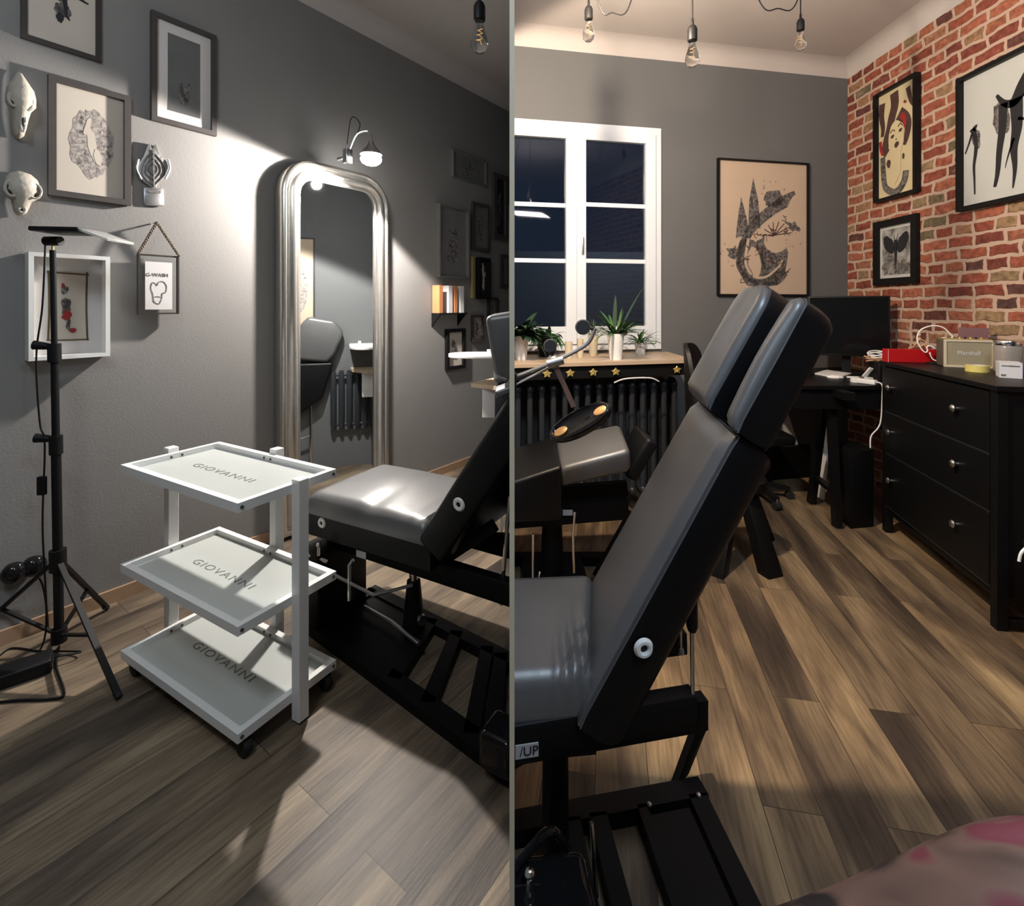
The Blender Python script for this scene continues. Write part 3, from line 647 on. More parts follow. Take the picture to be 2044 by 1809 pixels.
# ================================================================== TROLLEY
C_l, C_n, C_r, C_b = V((-1.589,2.035,0)), V((-.896,1.629,0)), V((-.691,1.979,0)), V((-1.385,2.371,0))
U = (C_n-C_l+C_r-C_b)/2; Vv = (C_b-C_l+C_r-C_n)/2; cen = (C_l+C_n+C_r+C_b)/4
LU, LV = U.length, Vv.length; U.normalize(); Vv = (Vv-U*Vv.dot(U)).normalized()
t = thing('trolley', 'white three-tier metal trolley with glass shelves on black castors', 'trolley', cen)
def tp(a, b_, z): return cen+U*(LU/2*a)+Vv*(LV/2*b_)+UP*z
for zt in (.855, .452, .102):
    fw, fh = .024, .032
    mb = MB()
    for s in (-1, 1):
        mb.obox(cen+Vv*(s*(LV/2-fw/2))+UP*(zt-fh/2), U, Vv, UP, LU, fw, fh)
        mb.obox(cen+U*(s*(LU/2-fw/2))+UP*(zt-fh/2), U, Vv, UP, fw, LV-2*fw, fh)
    sh = mb.build('shelf_frame', 'white', t)
    MB().obox(cen+UP*(zt-fh+.007), U, Vv, UP, LU-2*fw, LV-2*fw, .006).build('glass_shelf', 'frost', sh)
    text('GIOVANNI', cen-U*.012-Vv*.012+UP*(zt-fh+.0106), U, Vv, .046, 'etch', sh, 'lettering', sx=1.6, spacing=1.18)
    for s_ in (-1, 1): q = cen+U*(LU/2)+Vv*s_*(LV/2-.014)+UP*(zt-fh/2); MB().cyl(q, q+U*.003, .006).build('screw', 'taupe', sh)
    for dx in (-.022, .022):
        q = cen-U*(LU/2-fw)+Vv*dx+UP*(zt-fh/2+.003); MB().cyl(q, q+U*.003, .005).build('screw', 'taupe', sh)
        q = cen+Vv*(LV/2-fw)+U*dx+UP*(zt-fh/2+.003); MB().cyl(q, q-Vv*.003, .005).build('screw', 'taupe', sh)
PW = .042
for q, bot in ((cen+U*(LU/2+PW/2)+Vv*.02, .01), (cen-U*(LU/2+PW/2)+Vv*.0, .05), (cen+Vv*(LV/2+PW/2)+U*.0, .05)):
    q = V((q.x, q.y, 0)); MB().obox(q+UP*(.875+bot)/2, U, Vv, UP, PW, PW, .875-bot).bevel(.002, 1).build('post', 'white', t)
for a, b_ in ((-1,-1),(1,-1),(1,1),(-1,1)):
    q = cen+U*(LU/2-.035)*a+Vv*(LV/2-.035)*b_
    cs = MB().cyl(q+UP*.052, q+UP*.0698, .013).build('castor_stem', 'black', t)
    MB().cyl(q+U*.014-Vv*.014+UP*.0305, q+U*.014+Vv*.014+UP*.0305, .030, seg=28).bevel(.004,2).build('wheel', 'rubber', cs)
    MB().obox(q+UP*.050+U*.004, U, Vv, UP, .055, .040, .022).bevel(.008,3).build('fork', 'black', cs)

# ================================================================== LEFT TATTOO CHAIR
L = V((.88, -.47, 0)).normalized(); Wc = V((.47, .88, 0)).normalized()
q0 = V((-.965, 2.347, 0))
t = thing('tattoo_chair', 'black leather reclining tattoo chair beside the trolley, cut by the middle divider', 'reclining chair', q0+L*.5+Wc*.25)
def lc(s, w_, z): return q0+L*s+Wc*w_+UP*z
# seat cushion with a puffed, wrinkled top
def cushion(fn, s0, s1, w0, w1, z0, z1, puff, ns=26, nw=20, edge=.045, wrinkle=None):
    mb = MB(); G_ = []
    for i in range(ns+1):
        row = []
        for j in range(nw+1):
            a = i/ns; b_ = j/nw; s = s0+(s1-s0)*a; w_ = w0+(w1-w0)*b_
            ea = min(a, 1-a)*(s1-s0)/edge; eb = min(b_, 1-b_)*(w1-w0)/edge
            e = min(1, ea); f = min(1, eb); drop = (1-math.sqrt(max(0, 1-(1-e)**2)))+(1-math.sqrt(max(0, 1-(1-f)**2)))
            z = z1-min(1.6, drop)*edge*.6+puff*math.sin(PI*a)*math.sin(PI*b_)
            if wrinkle: z += wrinkle(a, b_)
            row.append(mb.bm.verts.new(fn(s, w_, z)))
        G_.append(row)
    for i in range(ns):
        for j in range(nw): mb.bm.faces.new((G_[i][j], G_[i+1][j], G_[i+1][j+1], G_[i][j+1]))
    bd = [G_[i][0] for i in range(ns+1)]+[G_[ns][j] for j in range(1, nw+1)]+[G_[i][nw] for i in range(ns-1, -1, -1)]+[G_[0][j] for j in range(nw-1, 0, -1)]
    lo = []
    idx = [(i,0) for i in range(ns+1)]+[(ns,j) for j in range(1,nw+1)]+[(i,nw) for i in range(ns-1,-1,-1)]+[(0,j) for j in range(nw-1,0,-1)]
    for i, j in idx: lo.append(mb.bm.verts.new(fn(s0+(s1-s0)*i/ns, w0+(w1-w0)*j/nw, z0)))
    n = len(bd)
    for k in range(n): mb.bm.faces.new((bd[k], bd[(k+1)%n], lo[(k+1)%n], lo[k]))
    mb.bm.faces.new(lo)
    return mb
def wr_l(a, b_): return .018*math.sin(PI*b_)*math.exp(-((a-.45)/.3)**2)-.012*math.exp(-((a-.55)/.06)**2)*(1-b_)+ (.007*math.sin(a*60)*math.exp(-((a-.93)/.08)**2)*(1-b_))
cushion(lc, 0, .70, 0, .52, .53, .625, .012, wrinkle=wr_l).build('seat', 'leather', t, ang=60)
MB().hexa([lc(.0,.004,.43), lc(.72,.004,.43), lc(.72,.516,.43), lc(.0,.516,.43), lc(.0,.004,.529), lc(.72,.004,.529), lc(.72,.516,.529), lc(.0,.516,.529)]).build('seat_side_panel', 'leather_shade', t)
# backrest
th_ = math.radians(56); Bd = L*math.cos(th_)+UP*math.sin(th_); Bn = L*math.sin(th_)-UP*math.cos(th_)
def bk(s, w_, d): return lc(.66, w_, .55)+Bd*s+Bn*d
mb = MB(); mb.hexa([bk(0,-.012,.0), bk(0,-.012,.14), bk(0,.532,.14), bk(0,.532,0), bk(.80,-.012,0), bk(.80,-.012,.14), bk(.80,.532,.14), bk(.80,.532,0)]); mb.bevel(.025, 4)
mb.build('backrest', 'leather_shade', t, ang=60)
g = bk(.27, -.013, .07)
def annulus(c, n, a, ro, ri, th, mtl, parent, name):
    c = V(c); n = V(n).normalized(); a = V(a).normalized(); b_ = n.cross(a); mb = MB(); sg = 28; R = []
    for r, h in ((ri,0),(ri,th),(ri+(ro-ri)*.3,th*1.5),(ro*.8,th*1.4),(ro,0)): R.append([mb.bm.verts.new(c+n*h+a*r*math.cos(2*PI*k/sg)+b_*r*math.sin(2*PI*k/sg)) for k in range(sg)])
    R.append(R[0])
    for A, B in zip(R, R[1:]):
        for k in range(sg): mb.bm.faces.new((A[k], A[(k+1)%sg], B[(k+1)%sg], B[k]))
    return mb.build(name, mtl, parent)
gr = annulus(g, -Wc, L, .027, .010, .004, 'whitegloss', t, 'grommet')
g2 = lc(.10, .004, .50); annulus(g2, -Wc, L, .024, .009, .004, 'whitegloss', t, 'grommet')
# headrest pad peeking forward of the back
mb = MB(); hb = V((-.10, 1.86, 1.235))
mb.hexa([hb+V((.035,.0,.0)), hb+V((.16,-.01,-.03)), hb+V((.16,.40,-.03)), hb+V((.035,.40,0)), hb+V((.0,.0,.225)), hb+V((.16,-.01,.25)), hb+V((.16,.40,.25)), hb+V((.0,.40,.225))]); mb.bevel(.022, 4)
mb.build('headrest', 'leather', t, ang=60)
mb = MB(); mb.obox(hb+V((.10,.05,-.045)), V((1,.1,.35)), V((0,1,0)), V((-.3,0,1)), .13, .12, .03).bevel(.01, 3); mb.build('headrest_arm', 'leather', t, ang=60)
# under frame
def rail(p, q, wd, hg, name='rail', m='blackmat'): return MB().bar(p, q, wd, hg).bevel(.004, 2).build(name, m, t, ang=60)
rail(lc(.05,.10,.395), lc(1.08,.10,.385), .05, .09); rail(lc(.05,.40,.40), lc(1.15,.40,.39), .05, .08)
rail(lc(.72,.12,.44), lc(.95,.12,.62), .03, .05, 'back_link'); rail(lc(.62,.3,.42), lc(.98,.34,.47), .04, .06, 'back_link')
rail(lc(.30,.25,.02), lc(.30,.25,.03), .1, .02, 'pump_base')
col = lc(.50, .17, 0)
MB().cyl(col+UP*.05, col+UP*.26, .050, .030).build('pump_body', 'blackmat', t)
MB().cyl(col+UP*.26, col+UP*.385, .020).build('piston', 'chrome', t)
MB().cyl(lc(.44,.20,.10), lc(.56,.16,.10), .022).build('pump_boss', 'steel', t)
MB().tube([lc(.22,.15,.07), lc(.40,.13,.065), lc(.62,.06,.075)], .010, 10).build('pump_pedal_lever', 'steel', t)
MB().tube([lc(.20,-.03,.31), lc(.45,-.03,.28), lc(.55,.1,.285)], .007, 8).build('footrest_rod', 'steel', t)
mb = MB(); mb.tube([lc(.13,-.04,.42), lc(.13,-.04,.30)], .007, 8); mb.tube([lc(.04,-.05,.375), lc(.17,-.03,.355)], .008, 8); mb.sph(lc(.13,-.04,.425), .011); mb.build('adjusting_knob', 'chrome', t)
MB().tube([lc(.33,-.03,.40), lc(.31,-.03,.375), lc(.31,-.03,.22)], .008, 8).build('release_lever', 'chrome', t)
MB().obox(lc(.35,-.001,.415), L, Wc, UP, .055, .003, .028).build('sticker', 'sticker', t)
MB().tube([lc(.98,.12,.31), lc(1.02,.12,.75)], .008, 8).build('gas_strut', 'chrome', t)
# base on the floor
z = .045
nb0, nb1, fb0, fb1 = V((-.90,2.30,z/2)), V((.05,1.555,z/2)), V((-.73,2.586,z/2)), V((.05,2.03,z/2))
mb = MB(); mb.bar(nb0, nb1, .07, z); mb.bar(fb0, fb1, .06, z)
for a_ in (.02, .46, .62, .80, .875, .99): mb.bar(nb0.lerp(nb1,a_), fb0.lerp(fb1,a_), .055, z)
mb.hexa([nb0+V((0,0,-.02)), nb0.lerp(nb1,.45)+V((0,0,-.02)), fb0.lerp(fb1,.45)+V((0,0,-.02)), fb0+V((0,0,-.02)), nb0+V((0,0,.012)), nb0.lerp(nb1,.45)+V((0,0,.012)), fb0.lerp(fb1,.45)+V((0,0,.012)), fb0+V((0,0,.012))])
mb.build('floor_base', 'blackmat', t)
MB().obox(lc(.06,.10,.20), L, Wc, UP, .16, .30, .36).bevel(.01).build('foot_housing', 'blackmat', t)
MB().obox(V((-.03,1.60,.10)), L, Wc, UP, .12, .12, .12).bevel(.02).build('motor_cover', 'blackgloss', t)

# white lit shelf, light wood table and small fittings at the divider
YT = 3.72; zt = CH-.103*YT; x0 = P(895,713,YT).x
t = thing('round_tray_shelf', 'white rounded tray shelf glowing in lamp light beside the chair headrest', 'shelf', V((x0/2, YT, zt)))
mb = MB(); poly = []
for k in range(13): a = PI/2+PI*k/12; poly.append(V((x0+.20+.20*math.cos(a), YT+.13*math.sin(a), zt)))
poly += [V((-EDGE,YT-.13,zt)), V((-EDGE,YT+.13,zt))]
mb.prism(poly, (0,0,.028)); mb.bevel(.004, 2); mb.build('tray', 'tray', t)
MB().cyl(V((-.17,YT-.04,zt+.028)), V((-.17,YT-.04,zt+.06)), .014).build('peg', 'tray', t)
A = P(940,773,3.75)
t = thing('wall_table', 'small light wood wedge shelf with white box underneath, behind the chair back', 'shelf', A)
MB().prism([A, V((-.12,3.62,A.z)), V((-EDGE,3.60,A.z)), V((-EDGE,4.1,A.z)), V((-.14,4.05,A.z))], (0,0,.03)).build('table_top', 'lightwood', t)
MB().box((-.22,3.70,A.z-.22), (-.12,3.80,A.z-.002)).bevel(.006).build('hanging_box', 'white', t)
MB().tube(bez([V((-.12,3.75,A.z-.15)), V((-.05,3.74,A.z-.12)), V((-.01,3.74,A.z-.04))], 6), .004, 6).build('cable', 'white', t)
# things added on the divider face for the floor mirror to reflect
pr = thing('picture_frame', 'peach framed poster seen only in the floor mirror, on the divider wall', 'picture', V((-.01,3.16,1.68)))
MB().box((-.016,3.02,1.27), (-.0046,3.29,2.12)).build('frame', 'frame', pr); MB().box((-.018,3.03,1.285), (-.0161,3.275,2.105)).build('print', 'paperp', pr)
MB().prism([(-.0182,3.15+.08*math.cos(a), 1.66+.24*math.sin(a)) for a in [2*PI*k/20 for k in range(20)]], (-.0005,0,0)).build('drawing', 'inkl', pr)
pc_ = thing('mirror_chair_stand_in', 'black padded chair shape added at the divider, standing in for the chair in the floor mirror', 'chair', V((-.05,3.25,.2)))  # added pad shape whose reflection stands in for the cut-off chair
def yz(y, z, x=-.02): return V((x, y, z))
MB().prism([yz(3.10,1.02), yz(3.17,1.33), yz(3.24,1.40), yz(3.46,1.36), yz(3.54,1.26), yz(3.47,1.06), yz(3.40,.98)], (-.095,0,0)).bevel(.03,4).build('headrest', 'leather', pc_, ang=60)
MB().prism([yz(3.04,.98), yz(3.45,.98), yz(3.36,.66), yz(3.12,.50), yz(2.95,.52)], (-.085,0,0)).bevel(.02,4).build('backrest', 'leather_shade', pc_, ang=60)
MB().tube([yz(3.02,.53,-.07), yz(3.02,.01,-.07)], .012, 8).build('leg', 'chrome', pc_); MB().tube([yz(3.26,.60,-.07), yz(3.26,.01,-.07)], .012, 8).build('leg', 'chrome', pc_)
MB().tube([yz(3.02,.25,-.07), yz(3.26,.33,-.07)], .008, 8).build('stretcher', 'chrome', pc_)
rd = thing('wall_radiator', 'dark column radiator on the divider wall, seen in the floor mirror', 'radiator', V((-.05,3.62,.3)))
for k in range(6):
    y = 3.45+.07*k; MB().tube([yz(y,.36,-.045), yz(y,.40,-.045), yz(y,.86,-.045), yz(y,.90,-.045)], [.018,.026,.026,.018], 10).build('radiator_column', 'radiator', rd)
MB().tube([yz(3.43,.40,-.045), yz(3.82,.40,-.045)], .014, 8).build('pipe', 'radiator', rd); MB().tube([yz(3.43,.86,-.045), yz(3.82,.86,-.045)], .014, 8).build('pipe', 'radiator', rd)
MB().tube([yz(3.80,.40,-.045), yz(3.80,.001,-.045)], .010, 8).build('pipe', 'radiator', rd)

# ================================================================== PENDANT (shared builder)
def pendant(label, px, ybot_socket, Y, sc, group, bulb=True, tilt=0):
    k = Y/F; p = P(px, ybot_socket, Y); t = thing('pendant_lamp', label, 'pendant lamp', p, group)
    r = .0225*sc
    MB().lathe(p, [(r*.75,0),(r*.98,.004*sc),(r,.012*sc),(r,.055*sc),(r*.75,.07*sc),(r*.32,.078*sc),(r*.28,.105*sc),(r*.15,.11*sc)], UP, 20).build('socket', 'black', t)
    MB().cyl(p+UP*.10*sc, V((p.x,p.y,CEIL-.005)), .0035).build('cord', 'black', t)
    MB().lathe(V((p.x,p.y,CEIL-.03)), [(.03,0),(.04,.01),(.04,.0299)], UP, 20).build('ceiling_hook', 'black', t)
    if bulb:
        MB().lathe(p-UP*.118*sc, [(.002,0),(.018*sc,.004*sc),(.030*sc,.018*sc),(.0335*sc,.034*sc),(.031*sc,.052*sc),(.020*sc,.085*sc),(.015*sc,.105*sc),(.0145*sc,.119*sc)], UP, 24).build('bulb', 'bulb', t)
        pts = [p+V((.010*sc*math.cos(a*2.2), .010*sc*math.sin(a*2.2), -.03*sc-.006*sc*a)) for a in range(10)]
        MB().tube(pts, .0012, 5).build('filament', 'fil', t)
    return p
PG = 'black pendant sockets with clear bulbs'
pL = pendant('black pendant bulb socket hanging at the top left of the divider', 957, 43, 1.9, 1.0, PG)

# ================================================================== RIGHT ROOM
ROOM = 'R'
p1 = pendant('leftmost black pendant with clear bulb in front of the window wall ceiling', 1175, 40, 2.6, .95, PG)
p2 = pendant('nearest and lowest hanging black pendant with large clear bulb, middle of the three', 1382, 83, 2.35, 1.0, PG)
p3 = pendant('rightmost black pendant with clear bulb, near the brick wall corner', 1598, 62, 2.95, .95, PG)
for (xa, xb, xm, ym, Y, lb) in ((1193,1260,1222,25,2.5,'dark cable swag hanging between the left and middle pendants'), (1515,1592,1553,17,2.7,'dark cable swag hanging between the middle and right pendants')):
    h = (CEIL-.004-CH)/Y*F; yt = HZ-h
    tag(MB().tube(bez([P(xa-60,yt,Y), P(xa,0,Y), P(xm,ym,Y), P(xb,0,Y), P(xb+40,yt,Y)], 10), .0035, 6).build('pendant_cable', 'black'), lb, 'cable')

# window
t = struct(thing('window_1', 'white two-casement window showing night sky behind potted plants', None, GW(1170,700)))
wl = EDGE
def wbox(x0, x1, z0, z1, o0, o1, m, name, par=None):
    A = gp(x0, z0); B = gp(x1, z0)
    return MB().prism([gp(x0,z0,o0), gp(x1,z0,o0), gp(x1,z1,o0), gp(x0,z1,o0)], NG*(o1-o0)).bevel(.002,1).build(name, m, par or t)
xr = wxr; Xs = lambda px: GW(px,400).x
zs = lambda py, px: GW(px, py).z
zt_, zb_ = wz1, wz0-.03
wbox(wl, xr+.012, zt_-.05, zt_+.01, -.05, .02, 'winwhite', 'window_frame'); wbox(wl, xr+.012, zb_, zb_+.05, -.05, .02, 'winwhite', 'window_frame')
wbox(Xs(1306), xr+.012, zb_+.05, zt_-.05, -.05, .02, 'winwhite', 'window_frame')
mid = Xs(1148)
def casement(x0, x1, left):
    so = .035
    sw0 = .001 if left and x0 < .05 else .085
    zA, zB = zb_+.052, zt_-.052
    fr = wbox(x1-.085, x1, zA, zB, -.02, so, 'winwhite', 'casement_stile')
    if not left: wbox(x0, x0+.075, zA, zB, -.02, so, 'winwhite', 'casement_stile')
    xs0 = x0+(.0 if left else .075); xs1 = x1-.085
    wbox(xs0, xs1, zB-.075, zB, -.02, so, 'winwhite', 'casement_rail'); wbox(xs0, xs1, zA, zA+.14, -.02, so, 'winwhite', 'casement_rail')
    for py in (410, 521):
        zz = (zs(py, 1100) if left else zs(py+1, 1230)); wbox(xs0, xs1, zz-.017, zz+.017, -.015, .015, 'winwhite', 'glazing_bar')
    wbox(xs0-.005, xs1+.005, zA+.13, zB-.07, -.004, .004, 'winglass', 'window_glass')
casement(wl, mid-.001, True); casement(mid+.001, Xs(1305), False)
hx = Xs(1160); hz = zs(490,1160)
MB().prism([gp(hx,hz-.07,.06), gp(hx+.018,hz-.07,.06), gp(hx+.018,hz+.06,.06), gp(hx,hz+.06,.06)], -NG*.012).bevel(.004).build('window_handle', 'steel', t)
# night view: a dark house wall across the street
tag(struct(MB().prism([(-6,9.5,-2),(9,11,-2),(9,11,2.6),(-6,9.5,2.6)], (0,.3,0)).build('wall_outside', 'wall', clip=False)), None, None)

# sill shelf
def sp(X, z, y0): return V((X, y0+.30*X, z))
ZS = 1.115
t = thing('window_counter', 'pale wood window counter with black apron carrying brass hooks', 'counter', V((.6,3.7,ZS-.1)))
xe = 1.30
MB().prism([V((EDGE,3.30,ZS-.03)), V((xe,3.60,ZS-.03)), gp(xe,ZS-.03,.002), gp(EDGE,ZS-.03,.002)], (0,0,.03)).bevel(.003,1).build('counter_top', 'sill', t)
MB().prism([V((EDGE,3.325,ZS-.115)), V((xe-.02,3.62,ZS-.115)), V((xe-.02,3.64,ZS-.115)), V((EDGE,3.345,ZS-.115))], (0,0,.0845)).build('apron', 'black', t)
MB().prism([V((xe-.02,3.64,ZS-.12)), V((xe-.02,3.66,ZS-.12)), gp(xe-.02,ZS-.12,.002)+V((0,0,0)), gp(xe-.04,ZS-.12,.002)], (0,0,.089)).build('side_bracket', 'black', t)
for k, px in enumerate((1092, 1138, 1184, 1229, 1352)):
    Y0 = 3.325; X = (px-1022)/F*3.36; Yf = 3.325+(X-EDGE)*.2276; X = (px-1022)/F*Yf; Yf = 3.325+(X-EDGE)*.2276
    c = V((X, Yf-.0125, ZS-.075)); poly = []
    for i in range(10):
        a = PI/2+2*PI*i/10; r = .030 if i % 2 == 0 else .017
        poly.append(c+V((r*1.15*math.cos(a), r*.26*math.cos(a), r*math.sin(a))))
    lbs = ['far left brass star hook on the counter apron, behind the lamp arm','second brass star hook from the left on the counter apron','third brass star hook from the left on the counter apron','fourth brass star hook from the left, above the radiator middle','rightmost brass star hook on the apron beside the chair']
    h = thing('star_hook', lbs[k], 'hook', c, 'brass star hooks on the apron')
    MB().prism(poly, (0,.006,0)).bevel(.0015,1).build('star_plate', 'brass', h)
    MB().tube(bez([c+V((0,.0,-.005)), c+V((0,-.02,-.012)), c+V((0,-.028,.004))], 5), .004, 6).build('hook_pin', 'brass', h)
# cable on radiator
tag(MB().tube(bez([V((.70,3.43,.972)), V((.76,3.41,.999)), V((.86,3.42,1.006)), V((.96,3.45,.999)), V((1.02,3.48,.972))], 8), .005, 6).build('white_cable', 'white'), 'white cable curving over the radiator top under the counter', 'cable')
# radiator
ZR = .965
t = thing('radiator', 'dark grey cast iron column radiator under the window counter', 'radiator', V((.6,3.6,.1)))
nf = 15
for k in range(nf):
    X = .04+.083*k; Yc = 3.39+.2276*X+.05
    mb = MB()
    for dy in (.0, .10):
        mb.tube(bez([V((X,Yc+dy,.16)), V((X,Yc+dy,.5)), V((X,Yc+dy,ZR-.05))], 3), .021, 10)
    mb.ell(V((X,Yc+.05,ZR-.045)), V((1,0,0)), V((0,1,0)), UP, .034, .085, .045, 14, 8)
    mb.ell(V((X,Yc+.05,.16)), V((1,0,0)), V((0,1,0)), UP, .034, .085, .045, 14, 8)
    mb.obox(V((X,Yc+.05,.56)), V((1,0,0)), V((0,1,0)), UP, .012, .1, .72)
    mb.build('radiator_column', 'radiator', t, ang=60)
for dx in (.04, .04+.083*(nf-1)):
    MB().obox(V((dx, 3.39+.2276*dx+.10, .06)), V((1,0,0)), V((0,1,0)), UP, .03, .12, .12).bevel(.006).build('foot', 'radiator', t)

# plants
def leaf(mb, base, d, ln, wd, droop, seg=7):
    base = V(base); d = V(d).normalized(); sd = d.cross(UP)
    if sd.length < .05: sd = V((1,0,0))
    sd.normalize(); p = base.copy(); A = []; B = []; dd = d.copy()
    for i in range(seg+1):
        s = i/seg; wv = wd*math.sin(PI*min(1, s*.92+.08))**.8
        A.append(mb.bm.verts.new(p+sd*wv+UP*wv*.25)); B.append(mb.bm.verts.new(p-sd*wv+UP*wv*.25)); A_ = mb.bm.verts.new(p); 
        if i:
            mb.bm.faces.new((A[i-1], A[i], A_, prev)); mb.bm.faces.new((prev, A_, B[i], B[i-1]))
        prev = A_
        dd = (dd-UP*droop/seg).normalized(); p = p+dd*ln/seg
def pot(c, r, h, m, parent, taper=.72, name='pot'):
    MB().lathe(c, [(r*taper,0),(r*(taper+(1-taper)*.5),h*.5),(r,h*.97),(r,h),(r*.88,h),(r*.86,h*.9)], UP, 28).build(name, m, parent)
    MB().lathe(c+UP*(h*.86), [(r*.87,0),(r*.87,.004)], UP, 20).build('soil', 'soil', parent)
def plant(label, px, Y, r, h, pm, n, ln, wd, m, seed, droop=1.2, spread=1.0, lim=None):
    c = V(((px-1022)/F*Y, Y, ZS+.0005)); t = thing('potted_plant', label, 'potted plant', c); pot(c, r, h, pm, t)
    rr = random.Random(seed)
    mb = MB()
    for k in range(n):
        a = rr.uniform(0, 2*PI); e = rr.uniform(.5, 1.5)
        d = V((math.cos(a)*spread, math.sin(a)*spread*.6-.1, e)); leaf(mb, c+V((rr.uniform(-.4,.4)*r, rr.uniform(-.4,.4)*r, h*.88)), d, ln*rr.uniform(.6,1.1), wd*rr.uniform(.7,1.2), droop*rr.uniform(.5,1.4))
    mb.build('foliage', m, t, ang=80)
    return t, c
t, c = plant('spiky green plant in bright white tapered pot, on the counter before the right pane', 1229, 3.56, .060, .185, 'whitegloss', 60, .27, .010, 'leaf', 4, 1.0, 1.2)
mb = MB(); leaf(mb, c+V((.0,0,.17)), V((.35,0,1)), .2, .008, -.2); leaf(mb, c+V((.02,0,.17)), V((-.4,0,1)), .16, .008, .6); mb.build('young_leaf', 'leafp', t, ang=80)
MB().sph(c+V((.06,-.01,.19)), .022).build('white_pebble', 'white', t)
mb = MB(); leaf(mb, c+V((.03,.05,.17)), V((.45,.2,1)), .42, .013, .4, 9); leaf(mb, c+V((.0,.06,.17)), V((.1,.2,1)), .30, .015, -1.0, 9); leaf(mb, c+V((.03,.06,.17)), V((1,.1,.55)), .36, .008, 1.4, 9); mb.build('long_dark_leaf', 'leafd', t, ang=80)
plant('grass-like plant in small cream pot, left of the bright white pot', 1184, 3.84, .040, .16, 'cream', 26, .17, .005, 'leafd', 8, .9, .5)
plant('bushy dark green plant in white pot at the left end of the counter', 1040, 3.56, .055, .17, 'white', 90, .26, .030, 'leafd', 12, 1.5, 1.1)
plant('low green plant in black square-shouldered pot beside the left casement', 1092, 3.78, .085, .15, 'black', 80, .15, .018, 'leaf', 15, 1.9, 1.1)
plant('trailing dark plant behind the right pane plants, in glass jar by the window edge', 1278, 3.86, .045, .10, 'acryl', 40, .20, .008, 'leaf', 21, 1.3)
for px, Y, r, h, lb in ((1135,3.66,.028,.12,'small cream candle cup left of the cream pot'), (1158,3.70,.024,.14,'slim pale glass candle cup next to the cream pot')):
    c = V(((px-1022)/F*Y, Y, ZS+.0005)); t = thing('candle_cup', lb, 'candle', c, 'candle cups on the counter'); MB().lathe(c, [(r*.9,0),(r,h*.3),(r,h),(r*.85,h),(r*.83,h*.8)], UP).build('cup', 'cream', t); MB().cyl(c+UP*h*.8, c+UP*(h*.8+.015), .0015).build('wick', 'ink', t)

# poster on grey wall
def art_harbour(t, Q, n, lev, W, H):
    rr = random.Random(2)
    ink(t, Q, n, lev, [[(.19,.42),(.21,.56),(.25,.73),(.31,.58),(.33,.45)], [(.33,.5),(.34,.70),(.385,.88),(.44,.72),(.47,.5)],
        blob(.62,.73,.11,.07,18,.2,.3,4), blob(.36,.24,.15,.2,24,.08,.45,6), blob(.58,.28,.22,.19,26,.12,.2,7), blob(.17,.31,.07,.05,14,.4,0,8), blob(.85,.52,.09,.035,12,.4,-.3,9),
        blob(.62,.12,.16,.05,18,.2,.2,10)], [([(.24,.30),(.34,.47),(.52,.60),(.72,.70),(.88,.75)], .03, .052), ([(.25,.33),(.22,.22),(.33,.12),(.5,.08),(.66,.09)], .02, .02)], 'inkg')
    ink(t, Q, n, lev, [blob(.66,.42,.15,.10,24,.05,.2,3), blob(.40,.24,.07,.12,20,.05,.3,5), blob(.83,.66,.05,.12,18,.06,-.5,6)], [([(.33,.42),(.30,.24),(.38,.14),(.52,.13),(.66,.20),(.72,.26)], .012, .008)], 'paperp', 'drawing')
    st = [([(.62,.45),(.66+.17*math.cos(a), .42+.115*math.sin(a)+.02)], .004, .003) for a in [k*PI/8+.3 for k in range(8)]]
    for cx, cy, r, m_ in ((.63,.78,.17,16), (.15,.3,.13,12), (.86,.42,.1,12)):
        for k in range(m_):
            a = rr.uniform(0, 2*PI); q = rr.uniform(.6, 1); st.append(([(cx+r*q*math.cos(a), cy+r*q*.7*math.sin(a)), (cx+r*(q+.12)*math.cos(a), cy+r*.7*(q+.12)*math.sin(a))], .0025, .001))
    for k in range(34):
        x = rr.uniform(.25,.8); y = rr.uniform(.1,.6); st.append(([(x,y),(x+rr.uniform(-.05,.05),y+rr.uniform(-.04,.04)),(x+rr.uniform(-.08,.08),y+rr.uniform(-.05,.05))], .003, .002))
    ink(t, Q, n, lev, [], st, 'inkb', 'drawing')
picture('peach poster of pointed towers and a curling fish-like shape on the grey wall', GW, 1434, 1616, 314, 326, 591, 590, .014, .03, 'black', 'paperp', 0, art_harbour)
